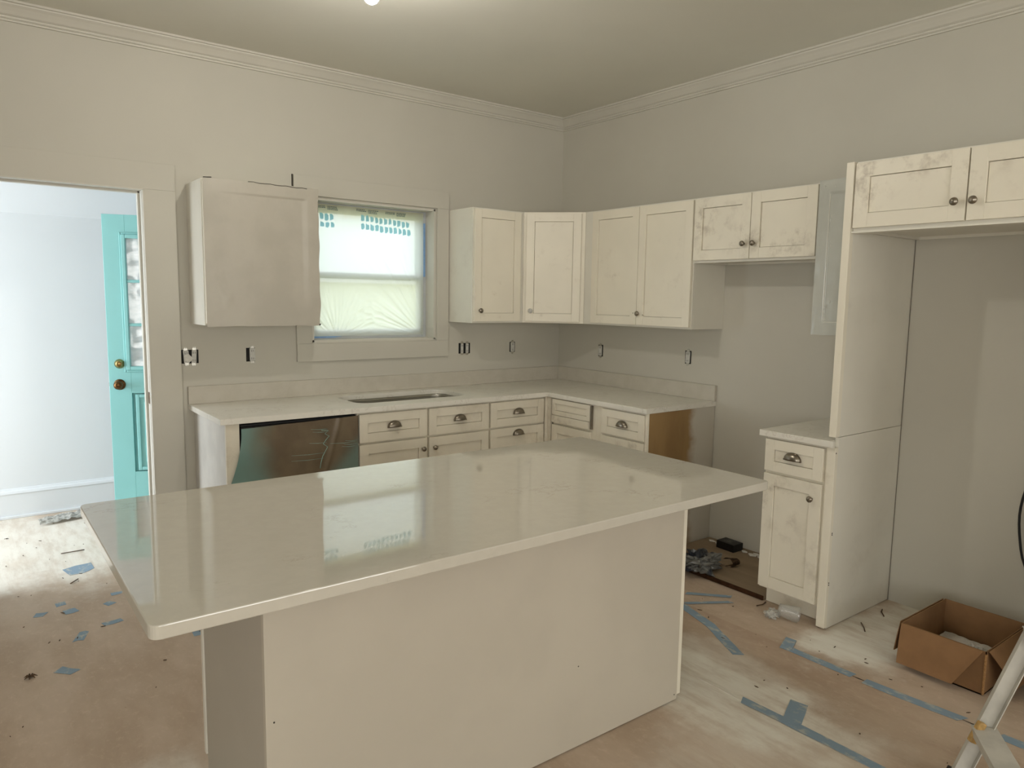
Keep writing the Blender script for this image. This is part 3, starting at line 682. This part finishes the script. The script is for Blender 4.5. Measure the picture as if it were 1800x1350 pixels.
solo('countertop', m, 'quartz_dusty', 'small white quartz top on the narrow base cabinet by the refrigerator panel', 'countertop')

# ------------------------------------------------------------------ island
IX0, IX1, IY0, IY1 = -3.566, -1.552, -2.964, -1.9615
m = MB().prism(rrect(IX0, IX1, IY0, IY1, .022, 6), T0, T1)
o = solo('island_countertop', m, 'quartz', 'large polished white quartz slab on the kitchen island', 'countertop')
bv = o.modifiers.new('ease', 'BEVEL'); bv.width = .003; bv.segments = 3; bv.limit_method = 'ANGLE'; bv.angle_limit = R(60)
c = thing('kitchen_island', 'white painted base of the kitchen island, standing on the papered floor', 'island', (-2.46, -2.39, 0))
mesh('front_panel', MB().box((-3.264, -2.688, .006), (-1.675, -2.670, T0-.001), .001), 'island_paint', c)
mesh('corner_strip', MB().box((-1.673, -2.684, .02), (-1.651, -2.670, T0-.001), .0015), 'cab_white', c)
mesh('end_panel', MB().box((-1.663, -2.6695, .004), (-1.651, -2.084, T0-.001)), 'cab_side', c)
mesh('end_panel', MB().box((-3.262, -2.6695, .004), (-3.246, -2.100, T0-.001)), 'island_end_shade', c)
mesh('corner_strip', MB().box((-3.267, -2.099, .075), (-3.246, -2.080, T0-.001), .001), 'cab_side', c)
mesh('back_panel', MB().box((-3.2455, -2.100, .1), (-1.664, -2.084, T0-.001)), 'cab_white', c)
mesh('toe_kick', MB().box((-3.24, -2.17, .004), (-1.67, -2.155, .0995)), 'toe_dark', c)
m = MB()
for x, z in ((-3.247, .78), (-3.243, .47), (-1.69, .028), (-2.2, .3)): m.lathe([(0, .0008), (.0025, .0008), (.0025, 0)], (x, -2.688, z), (0, -1, 0), 8)
mesh('nail_hole', m, 'mortar_dark', c)

# ------------------------------------------------------------------ electrical boxes
def gang(name, M_, u, z, w_, h, label, devices, void=True, loc=(0, 0, 0)):
    c = thing(name, label, 'outlet', loc)
    mesh('box', MB(M_).box((u-w_/2, -.0015, z-h/2), (u+w_/2, .0, z+h/2), .0), 'black_void' if void else 'mortar_dark', c)
    for du, dw, dh, tilt in devices:
        q = M_ @ Matrix.Translation((u+du, 0, z)) @ Matrix.Rotation(tilt, 4, 'Y')
        m = MB(q); m.box((-dw/2, -.007, -dh/2), (dw/2, -.002, dh/2), .0015)
        dv = mesh('device', m, 'outlet_plastic', c)
        m = MB(q)
        for s_ in (1, -1):
            m.box((-.011, -.004, s_*dh/2), (.011, -.0022, s_*(dh/2+.013)), .0004); m.box((-.006, -.004, s_*(dh/2+.013)), (-.002, -.0022, s_*(dh/2+.018))); m.box((.003, -.004, s_*(dh/2+.013)), (.007, -.0022, s_*(dh/2+.018)))
        mesh('yoke', m, 'steel', dv)
        m = MB(q)
        for s_ in (.3, -.3): m.box((-.006, -.0078, s_*dh-.006), (-.004, -.0071, s_*dh+.006)).box((.004, -.0078, s_*dh-.005), (.006, -.0071, s_*dh+.005))
        mesh('slot', m, 'mortar_dark', dv)
    return c
WBK = frame_back(0, 0)
g = gang('electrical_box', WBK, -2.783, 1.188, .098, .078, 'open double electrical box with two crooked devices, left of the counter end', [(-.018, .030, .070, R(-4)), (.024, .026, .074, R(3))], loc=(-2.783, 0, 1.14))
m = MB(); m.prism([(-2.815, 1.195), (-2.79, 1.205), (-2.765, 1.178), (-2.782, 1.158), (-2.81, 1.165)], -.0095, -.008, 'y'); mesh('paint_flap', m, 'chip_white', g)
g = gang('electrical_box', WBK, -2.438, 1.188, .052, .082, 'single electrical box under the wrapped cabinet, device pushed to the right', [(.010, .033, .076, 0)], loc=(-2.438, 0, 1.14))
g = gang('electrical_box', WBK, -.905, 1.183, .098, .076, 'open double electrical box between the window and the corner', [(-.022, .022, .066, 0), (.022, .024, .066, R(1))], loc=(-.905, 0, 1.14))
g = gang('electrical_box', WBK, -.468, 1.181, .050, .076, 'single uncovered outlet on the back wall near the corner', [(.0, .036, .068, 0)], loc=(-.468, 0, 1.14))
WRT = frame_right(0, 0)
g = gang('electrical_box', WRT, .483, 1.170, .048, .086, 'single uncovered outlet on the right wall nearest the corner', [(-.001, .034, .074, 0)], loc=(0, -.483, 1.12))
g = gang('electrical_box', WRT, 1.307, 1.180, .050, .086, 'single uncovered outlet on the right wall near the end of the counter', [(.0, .036, .074, R(2))], loc=(0, -1.307, 1.13))

# ------------------------------------------------------------------ ceiling lamps
BX, BY, BZ = -2.472, -1.705, 2.703
c = thing('hanging_bulb', 'bare glowing bulb hanging from the ceiling at the top edge of the photo', 'lamp', (BX, BY, BZ))
mesh('bulb', MB().lathe([(0, -.030), (.010, -.0285), (.020, -.0225), (.027, -.013), (.030, 0), (.028, .012), (.021, .026), (.015, .038), (.0135, .046)], (BX, BY, BZ), (0, 0, 1), 24), 'lamp_glow', c)
mesh('socket', MB().lathe([(.0135, .046), (.017, .048), (.019, .060), (.019, .085), (.008, .092), (.0, .092)], (BX, BY, BZ), (0, 0, 1), 20), 'outlet_plastic', c)
mesh('cable', MB().tube([(BX, BY, BZ+.09), (BX+.003, BY, BZ+.15), (BX, BY, CZ-.012)], .003, 8), 'rubber_black', c)
mesh('ceiling_plate', MB().lathe([(0, -.018), (.03, -.018), (.05, -.010), (.055, 0)], (BX, BY, CZ), (0, 0, 1), 24), 'lamp_trim', c)

# ------------------------------------------------------------------ teal exterior door standing open in the back room
dv_ = Vector((.94, -.342, 0)).normalized()
TD = Matrix(((dv_.x, -dv_.y, 0, -3.083), (dv_.y, dv_.x, 0, .79), (0, 0, 1, 0), (0, 0, 0, 1)))
c = thing('door', 'teal panelled exterior door with masked panes and brass knobs, standing open in the back room', 'door', (-2.7, .65, .012))
Z1 = 2.03; W_ = .86
lx0, lx1, lz0, lz1 = .128, .732, 1.078, 1.885
m = MB(TD)
m.box((0, 0, .012), (lx0, .044, Z1), .002).box((lx1, 0, .012), (W_, .044, Z1), .002).box((lx0, 0, lz1), (lx1, .044, Z1)).box((lx0, 0, .905), (lx1, .044, lz0)).box((lx0, 0, .012), (lx1, .044, .39)).box((lx0+.26, 0, .39), (lx1-.26, .044, .905))
mesh('slab', m, 'teal_paint', c)
m = MB(TD)
def mould(m, x0, x1, z0, z1, w_, y0=-.012, y1=.0):
    m.box((x0-w_, y0, z0-w_), (x0, y1, z1+w_), .004).box((x1, y0, z0-w_), (x1+w_, y1, z1+w_), .004).box((x0, y0, z0-w_), (x1, y1, z0), .004).box((x0, y0, z1), (x1, y1, z1+w_), .004)
mould(m, lx0, lx1, lz0, lz1, .024, -.013); mould(m, lx0-.024, lx1+.024, lz0-.024, lz1+.024, .013, -.006)
mesh('glazing_moulding', m, 'teal_paint', c)
zs = [lz0, 1.343, 1.618, lz1]; cw = (lx1-lx0)/3
for z in zs[1:3]: mesh('muntin', MB(TD).box((lx0, -.006, z-.009), (lx1, .02, z+.009), .003), 'teal_paint', c)
for k in (1, 2): mesh('muntin', MB(TD).box((lx0+cw*k-.009, -.005, lz0), (lx0+cw*k+.009, .019, lz1), .003), 'teal_paint', c)
for r_ in range(3):
    for k in range(3):
        x0 = lx0+cw*k+(.009 if k else 0); x1 = lx0+cw*(k+1)-(.009 if k < 2 else 0); z0 = zs[r_]+(.009 if r_ else 0); z1 = zs[r_+1]-(.009 if r_ < 2 else 0)
        def pf(u, v, x0=x0, x1=x1, z0=z0, z1=z1): return (x0+(x1-x0)*u, .014+.003*noise.noise(((x0+u*.2)*14, (z0+v*.27)*22, 1)), z0+(z1-z0)*v)
        mesh('pane', MB(TD).grid(pf, 14, 14), 'masked_pane', c)
for x0, x1 in ((lx0+.012, lx0+.255), (lx1-.255, lx1-.012)):
    m = MB(TD); mould(m, x0+.03, x1-.03, .42, .875, .022, -.005, .012); m.box((x0+.025, .007, .415), (x1-.025, .03, .88)); m.box((x0+.055, .001, .448), (x1-.055, .02, .847), .005).box((x0-.02, .028, .39), (x1+.02, .044, .905))
    mesh('raised_panel', m, 'teal_paint', c)
m = MB(TD); m.lathe([(0, .030), (.012, .030), (.019, .026), (.023, .015), (.027, .004), (.030, .002), (.030, 0)], (.064, 0, 1.095), (0, -1, 0), 24); mesh('deadbolt', m, 'brass', c)
m = MB(TD); m.lathe([(0, .066), (.012, .065), (.021, .060), (.027, .050), (.027, .042), (.020, .034), (.012, .028), (.012, .010), (.022, .007), (.033, .004), (.035, 0)], (.060, 0, .962), (0, -1, 0), 24); mesh('door_knob', m, 'brass_worn', c)
m = MB(TD); m.box((-.004, .014, .95), (.001, .03, .975), .001); mesh('latch', m, 'brass_worn', c)
for z in (.25, 1.02, 1.8): mesh('hinge', MB(TD).tube([(W_+.004, -.004, z-.05), (W_+.004, -.004, z+.05)], .006, 10), 'brass_worn', c)

# ------------------------------------------------------------------ floor covering, wood patch
def sheet(name, x0, x1, y0, y1, z0, z1, mat, label, seed):
    n = 60; rng = random.Random(seed); L = []; Rr = []
    for k in range(n+1):
        y = y0+(y1-y0)*k/n
        L.append((x0+.008*noise.noise((y*2, seed, 0)), y)); Rr.append((x1+.008*noise.noise((y*2, seed+4, 0)), y))
    m = MB()
    vs = []
    for (xa, y), (xb, _) in zip(L, Rr):
        ra = .003*max(0, noise.noise((y*3, seed, 2)))+(.006*math.exp(-((y+2.70)/.06)**2) if seed == 2 else 0); rb = .003*max(0, noise.noise((y*3, seed, 5)))
        vs += [(xa, y, z0), (xa, y, z1+ra), (xa+.03, y, z1), (xb-.03, y, z1), (xb, y, z1+rb), (xb, y, z0)]
    fs = []
    for k in range(n):
        for j in range(5): fs.append((k*6+j, k*6+j+1, (k+1)*6+j+1, (k+1)*6+j))
    fs += [tuple(range(6)), tuple(n*6+j for j in range(5, -1, -1))]
    m._add(vs, fs)
    return solo(name, m, mat, label, 'floor paper')
sheet('floor_paper', -2.45, -1.455, -6.5, -.72, .0002, .0016, 'floor_paper', 'protective paper sheet on the floor under the right half of the island', 1)
sheet('floor_paper', -1.475, -.925, -6.5, -.72, .0018, .0032, 'floor_paper_warm', 'brownish protective paper strip on the floor right of the island', 2)
sheet('floor_paper', -.945, -.605, -6.5, -.72, .0002, .0015, 'floor_paper', 'narrow protective paper strip on the floor in front of the right wall cabinets', 3)
c = thing('subfloor_board', 'bare brown wood board on the floor in the range gap', 'board', (-.28, -1.94, 0))
mesh('board', MB().box((-.556, -2.322, .004), (-.004, -1.548, .025), .001), 'old_wood', c)
mesh('board_edge', MB().box((-.566, -2.322, .003), (-.5565, -1.548, .0255), .001), 'old_wood_edge', c)
for nm_, x_, ya, yb in (('a', -.932, -2.995, -3.06), ('b', -.905, -3.40, -3.52)):
    mesh('torn_seam', MB().prism([(x_-.001, ya), (x_+.003, (ya+yb)/2), (x_+.001, yb), (x_-.004, (ya+yb)/2)], .0032, .0042), 'mortar_dark', bpy.data.objects['floor_paper.001'])
# tape on the paper
def strip(pts, w_, label, z=.0042, seed=0, grp='blue tape strips along the floor paper right of the island'):
    rng = random.Random(seed); n = len(pts); Lp = []; Rp = []; P = [Vector((x, y, 0)) for x, y in pts]; Q = [P[0]]
    for a, b in zip(P, P[1:]):
        k = max(1, int((b-a).length/.04))
        for i in range(1, k+1): Q.append(a.lerp(b, i/k))
    for i, p in enumerate(Q):
        d = (Q[min(i+1, len(Q)-1)]-Q[max(i-1, 0)]).normalized(); nn = Vector((-d.y, d.x, 0)); j = rng.uniform(-.0015, .0015)
        e = rng.uniform(-.012, .012) if i in (0, len(Q)-1) else 0
        Lp.append(p+nn*(w_/2+j)+d*e); Rp.append(p-nn*(w_/2+j)-d*e)
    m = MB(); vs = [v for a, b in zip(Lp, Rp) for v in ((a.x, a.y, z), (b.x, b.y, z), (b.x, b.y, z+.0006), (a.x, a.y, z+.0006))]
    N = len(Q); fs = [(k*4+j, k*4+(j+1) % 4, (k+1)*4+(j+1) % 4, (k+1)*4+j) for k in range(N-1) for j in range(4)]+[(0, 3, 2, 1), tuple((N-1)*4+j for j in range(4))]
    m._add(vs, fs)
    return solo('tape_strip', m, 'painter_tape', label, 'tape', grp)
strip([(-.955, -2.10), (-1.03, -2.35), (-1.09, -2.46), (-1.17, -2.61)], .05, 'bent blue tape strip on the floor between the island and the narrow base cabinet', seed=1)
strip([(-.935, -2.70), (-.93, -3.00)], .045, 'blue tape strip on the floor just in front of the refrigerator panel', seed=2)
strip([(-.84, -2.66), (-.95, -2.70)], .05, 'short blue tape piece crossing the far end of the tape line by the refrigerator panel', seed=21, z=.0049)
strip([(-.935, -3.05), (-.925, -3.22), (-.905, -3.41)], .05, 'blue tape strip on the floor in front of the cardboard box', seed=3)
strip([(-1.468, -2.84), (-1.46, -3.02), (-1.455, -3.20), (-1.452, -3.50), (-1.45, -3.75)], .045, 'long blue tape strip on the seam right of the island', seed=4)
strip([(-1.305, -2.985), (-1.455, -3.045)], .065, 'short blue tape piece across the long tape seam', seed=5, z=.0049)
strip([(-.82, -2.03), (-.66, -2.20)], .03, 'faint blue tape strip under the crumpled bag', seed=6)
strip([(-.93, -2.11), (-.72, -2.24)], .025, 'thin blue tape strip near the foot of the narrow base cabinet', seed=7)
strip([(-.91, -3.53), (-.90, -3.80)], .05, 'blue tape strip behind the stepladder foot', seed=8)
def patch(cx, cy, w_, h, rot, label, seed):
    rng = random.Random(seed); n = 6; pts = []
    for a, b in ((-1, -1), (-.1, -1.1), (1, -.9), (1.1, .9), (.2, 1), (-.9, 1)):
        x = a*w_/2*rng.uniform(.75, 1.1); y = b*h/2*rng.uniform(.7, 1.1); ca, sa = math.cos(rot), math.sin(rot); pts.append((cx+x*ca-y*sa, cy+x*sa+y*ca))
    return solo('tape_scrap', MB().prism(pts, .0008, .0015), 'painter_tape', label, 'tape', 'scraps of blue tape on the floor left of the island')
patch(-3.553, -1.075, .09, .055, R(-50), 'largest blue tape scrap, nearest the camera on the left floor', 1)
patch(-3.463, -.76, .04, .11, R(-20), 'second nearest blue tape scrap on the left floor', 2)
patch(-3.325, -.683, .09, .045, R(5), 'blue tape scrap beside the island slab edge', 3)
patch(-3.595, -.40, .05, .06, R(-20), 'leftmost small blue tape scrap on the left floor', 4)
patch(-3.47, -.43, .06, .06, R(10), 'blue tape scrap in the middle of the left floor', 5)
patch(-3.50, -.315, .05, .05, R(10), 'small blue tape scrap behind the middle one', 6)
patch(-3.305, -.44, .05, .06, R(30), 'small blue tape scrap near the island slab edge', 7)
patch(-3.255, -.32, .06, .04, R(0), 'faint blue tape scrap furthest under the island slab edge', 8)
patch(-3.37, .17, .16, .14, R(20), 'blue tape scrap lying in the bright light by the doorway', 9)
patch(-3.03, -1.03, .05, .06, R(0), 'tiny blue tape scrap behind the island end panel', 10)

# crumbs
m = MB(); rng = random.Random(11)
for k in range(110):
    if k < 45: x, y = rng.uniform(-4.1, -3.0), rng.uniform(-.2, 1.2)
    elif k < 65: x, y = rng.uniform(-4.0, -3.0), rng.uniform(-1.7, -.2)
    else: x, y = rng.uniform(-1.5, -.1), rng.uniform(-3.6, -2.05)
    if -2.7 < y < -2.3 and x > -.66: continue
    if x > -.72: continue
    s_ = rng.uniform(.0015, .0042); a = rng.uniform(0, PI); l_ = s_*rng.uniform(1, 3.5)
    dx, dy = math.cos(a)*l_, math.sin(a)*l_; ex, ey = -math.sin(a)*s_*.6, math.cos(a)*s_*.6
    m.prism([(x-dx, y-dy), (x+ex, y+ey), (x+dx, y+dy), (x-ex, y-ey)], .0035, .006)
solo('floor_crumbs', m, 'chip_brown', 'dark crumbs and splinters scattered on the papered floor', 'debris', kind='stuff')
def twig(pts, r, label, mat='chip_brown'):
    return solo('debris_scrap', MB().tube(pts, r, 6), mat, label, 'debris')
m = MB()
for a in range(7):
    t_ = a*PI*2/7; m.tube([(-3.675, -1.06, .005), (-3.675+.012*math.cos(t_), -1.06+.012*math.sin(t_), .012), (-3.675+.024*math.cos(t_), -1.06+.02*math.sin(t_), .004)], [.003, .004, .001], 5)
solo('dry_leaf', m, 'chip_brown', 'small shrivelled brown leaf on the floor at the left edge', 'leaf')
twig([(-.16, -2.745, .004), (-.20, -2.76, .008), (-.235, -2.79, .004)], .003, 'dark sliver on the white dusty floor of the refrigerator alcove')
twig([(-.40, -2.76, .004), (-.45, -2.80, .006), (-.48, -2.82, .004)], .0022, 'thin dark sliver nearer the refrigerator panel front')
twig([(-.57, -2.345, .004), (-.62, -2.36, .008), (-.65, -2.345, .004)], .003, 'small dark curl at the foot of the narrow base cabinet')
twig([(-3.42, .50, .004), (-3.38, .49, .007), (-3.30, .50, .004)], .003, 'dark splinter on the bright floor beyond the doorway')
twig([(-3.43, -.05, .004), (-3.39, -.01, .008)], .003, 'short dark splinter near the doorway')

# ------------------------------------------------------------------ loose things
def crumple(c, rx, ry, rz, seed, amp=.45, sub=4, freq=2.2):
    bm = bmesh.new(); bmesh.ops.create_icosphere(bm, subdivisions=sub, radius=1)
    for v in bm.verts:
        p = v.co.copy(); k = 0
        for o_, a in ((1, 1), (2.1, .55), (4.3, .3)):
            k += a*(abs(noise.noise(p*freq*o_+Vector((seed, seed*2, 0))))*2-.5)
        q = p*(1+amp*k); v.co = Vector((q.x*rx, q.y*ry, max(0, q.z*rz+rz*.75)))+Vector(c)
    for f_ in bm.faces: f_.smooth = False
    m = MB(); m.bm.free(); m.bm = bm; return m
solo('plastic_bag', crumple((-.52, -1.88, .027), .135, .10, .055, 3, .5), 'grey_bag', 'crumpled grey and dark plastic bag on the wood board behind the island', 'bag')
m = MB()
def cone_(u, v):
    a = PI*(.15+1.5*u); r = .035*(1-.35*v)
    return (-.36+.10*v*.6, -1.95-.02*v+r*math.cos(a), .05+r*math.sin(a)*.8+.004*noise.noise((u*6, v*6, 1)))
solo('cardboard_scrap', MB().grid(cone_, 16, 6, .002), 'chip_brown', 'curled brown scrap beside the crumpled grey bag', 'debris')
c = thing('small_box', 'small black product box lying on the wood board by the right wall', 'box', (-.09, -1.765, .026))
q = Matrix.Translation((-.09, -1.765, .026)) @ Matrix.Rotation(R(-2), 4, 'Z')
mesh('carton', MB(q).box((-.045, -.065, 0), (.045, .065, .046), .001), 'black_box', c)
m = MB(q)
for k in range(4): m.box((-.012+.008*k, -.012, .0462), (-.008+.008*k, .022-.006*(k % 2), .0466))
m.box((-.020, -.030, .0462), (-.014, .032, .0466)).box((.022, -.025, .0462), (.026, .030, .0466))
mesh('faded_print', m, 'box_print', c)
# wall plaster crumbs along the gap
m = MB(); rng = random.Random(2)
for k in range(14):
    x, y = rng.uniform(-.09, -.015), rng.uniform(-2.25, -1.60); s_ = rng.uniform(.006, .02)
    if -1.85 < y < -1.68: continue
    m.prism([(x-s_, y), (x, y-s_*1.6), (x+s_*.6, y), (x, y+s_*1.2)], .026, .030+rng.uniform(0, .006))
solo('plaster_crumbs', m, 'chip_white', 'white plaster crumbs along the wall behind the range gap', 'debris', kind='stuff')
# clear cup on its side with torn wrap
c = thing('plastic_cup', 'crushed clear plastic cup lying on the floor at the foot of the narrow base cabinet', 'cup', (-.69, -2.51, .004))
q = Matrix.Translation((-.668, -2.535, .043)) @ Matrix.Rotation(R(-70), 4, 'Z') @ Matrix.Rotation(R(95), 4, 'Y')
m = MB(q); m.lathe([(.0, -.045), (.028, -.045), (.031, -.02), (.036, .02), (.040, .05), (.042, .051)], (0, 0, 0), (0, 0, 1), 24); mesh('cup_wall', m, 'clear_plastic', c)
mesh('crumpled_wrap', crumple((-.700, -2.465, .004), .038, .032, .022, 6, .55, 3, 2.6), 'clear_plastic', c)
mesh('crumpled_core', crumple((-.698, -2.462, .004), .026, .024, .016, 9, .6, 3, 2.6), 'chip_white', c)
# rag by the far wall
def rag(u, v):
    x = -3.475+.27*u; y = 1.16+.15*v+.06*u
    return (x, y, .012+.022*abs(noise.noise((u*5, v*5, 2)))+.016*math.sin(min(1, v*1.2)*PI)*(1-.4*u)+.01*abs(noise.noise((u*14, v*14, 7))))
solo('rag', MB().grid(rag, 40, 26, .003), 'rag', 'crumpled white rag on the floor by the far baseboard of the back room', 'rag')

# ------------------------------------------------------------------ cardboard box
c = thing('cardboard_box', 'open brown cardboard box with folded-out flaps on the floor in the refrigerator alcove', 'box', (-.45, -3.2, 0))
bx0, bx1, by0, by1, H = -.655, -.22, -3.385, -3.055, .185
t_ = .004
y_s = .0
mesh('carton', MB().box((bx0, by0, .004), (bx1, by1, .009)).box((bx0, by0, .004), (bx0+t_, by1, H)).box((bx1-t_, by0, .004), (bx1, by1, H)).box((bx0, by0, .004), (bx1, by0+t_, H)).box((bx0, by1-t_, .004), (bx1, by1, H)), 'cardboard', c)
def flap(a, b, out, drop, ta, tb, spread):
    """flap hinged on the rim from a to b, folded outwards and down; ta/tb taper its lower corners"""
    a, b, out = Vector(a), Vector(b), Vector(out); d = (b-a).normalized(); L = (b-a).length
    n = 8; m = MB(); vs = []
    for j in range(n+1):
        s_ = j/n; ang = spread*(1-.15*s_)
        o_ = out*(math.sin(ang)*drop*s_+.004)+Vector((0, 0, -math.cos(ang)*drop*s_+.001*(j == 0)))
        p = a+o_+d*(ta*s_); q_ = b+o_-d*(tb*s_); vs += [p, q_, q_+out*.0035, p+out*.0035]
    m._add(vs, [(k*4+i, k*4+(i+1) % 4, (k+1)*4+(i+1) % 4, (k+1)*4+i) for k in range(n) for i in range(4)]+[(0, 3, 2, 1), tuple(n*4+i for i in range(4))])
    return mesh('flap', m, 'cardboard', c)
flap((bx0, by1-.004, H), (bx0, by0+.01, H), (-1, 0, 0), .165, .012, .085, R(20))
flap((bx0+.01, by0, H), (bx1-.01, by0, H), (0, -1, 0), .16, .045, .02, R(38))
flap((bx0+.01, by1, H), (bx1-.01, by1, H), (0, 1, 0), .15, .02, .03, R(13))
mesh('corner_fold', MB().box((bx0-.004, by0-.002, .006), (bx0+.008, by0+.004, H-.01), .001), 'cardboard_edge', c)
def liner(u, v): return (bx0+.014+.405*u, by0+.014+.30*v, .030+.045*abs(noise.noise((u*2.5, v*2.5, 3)))+.012*noise.noise((u*8, v*8, 1)))
mesh('packing_sheet', MB().grid(liner, 24, 20), 'chip_white', c)
mesh('crumpled_wrap', crumple((-.59, -3.315, .100), .042, .042, .034, 12, .6, 4, 2.4), 'clear_plastic', c)

# ------------------------------------------------------------------ cord at the right edge
m = MB(); pts = []
for k in range(41):
    s_ = k/40; z = 1.84-1.55*s_
    pts.append((-.02, -3.305+.05*math.exp(-((z-.62)/.22)**2)+.008*math.sin(z*5)-.06*max(0, .42-z)*4, z))
m.tube(pts, .0055, 8)
c = thing('power_cord', 'black power cord hanging on the alcove wall at the right edge', 'cord', (-.02, -3.3, .28))
mesh('cable', m, 'rubber_black', c)
mesh('plug', MB().box((-.034, -3.358, .262), (-.006, -3.324, .30), .004), 'rubber_black', c)

# ------------------------------------------------------------------ stepladder, lower right
def px(u_, v_, dep):
    return Vector((-3.8188, -4.4213, 1.5446))+(fw+rr*((u_-900)/1278.9)-uu*((v_-675)/1278.9))*dep
fh = Vector((fw.x, fw.y, 0)).normalized(); rh = Vector((rr.x, rr.y, 0)).normalized()
foot = px(1678, 1385, 2.36); foot.z = .02
up_d = (rh*.36+Vector((0, 0, 1))*.90).normalized()
stepd = (rh*-.30-fh*.955).normalized()
c = thing('stepladder', 'paint-spattered white stepladder with a yellow bracket, cut off by the right edge', 'ladder', (foot.x, foot.y, 0))
across = up_d.cross(stepd).normalized()
if across.dot(rh) < 0: across = -across
LR = 1.75
for off, nm in ((0, 'far'), (.42, 'near')):
    b0 = foot+stepd*off
    m = MB(); m.bar(b0, b0+up_d*LR, .050, .003, across)
    for s_ in (-1, 1): m.bar(b0+across*(.0235*s_)+stepd*.010, b0+up_d*LR+across*(.0235*s_)+stepd*.010, .016, .003, stepd)
    r_ = mesh('rail', m, 'ladder_metal', c)
    mesh('foot_pad', MB().bar(b0-up_d*.02+across*.0, b0+up_d*.03, .066, .03, across, .004), 'rubber_black', r_)
for k in range(5):
    h = .20+k*.36; a = foot+up_d*h; b = a+stepd*.42
    m = MB(); m.bar(a+stepd*.004, b-stepd*.004, .075, .004, rh, .001); st_ = mesh('step', m, 'ladder_metal', c)
    mesh('step_lip', MB().bar(a+stepd*.004-rh*.037-Vector((0, 0, .012)), b-rh*.037-Vector((0, 0, .012)), .024, .003, (0, 0, 1)).bar(a+stepd*.004+rh*.037-Vector((0, 0, .012)), b+rh*.037-Vector((0, 0, .012)), .024, .003, (0, 0, 1)), 'ladder_metal', st_)
    if k == 0:
        mesh('bracket', MB().bar(a-rh*.040+stepd*.016-Vector((0, 0, .045)), a-rh*.010+stepd*.016+Vector((0, 0, .022)), .024, .02, rh, .004), 'ladder_yellow', st_)['label'] = 'yellow plastic bracket'
topc = foot+up_d*LR
for off in (.03, .39):
    t0 = topc+stepd*off+rh*.09; t1 = t0+rh*.62; t1.z = .02
    mesh('rear_leg', MB().bar(t0, t1, .035, .02, rh, .002), 'ladder_metal', c)
mesh('top_cap', MB().bar(topc-stepd*.03+rh*.04, topc+stepd*.45+rh*.04, .20, .04, rh, .006), 'ladder_yellow', c)
q_ = px(1640, 1352, 2.40); q_.z = .004
solo('bottle_cap', MB().lathe([(0, .016), (.012, .016), (.017, .013), (.018, 0)], (q_.x, q_.y, .004), (0, 0, 1), 16), 'cardboard_edge', 'small brown and white cap on the floor at the bottom edge beside the ladder', 'cap')

for o in bpy.data.objects:
    if o.type == 'MESH' and o.name.split('.')[0] in ('torn_edge', 'yoke', 'slot', 'screw_hole', 'nail_hole', 'paint_drip', 'crease', 'faded_print', 'step_lip'): o['kind'] = 'stuff'
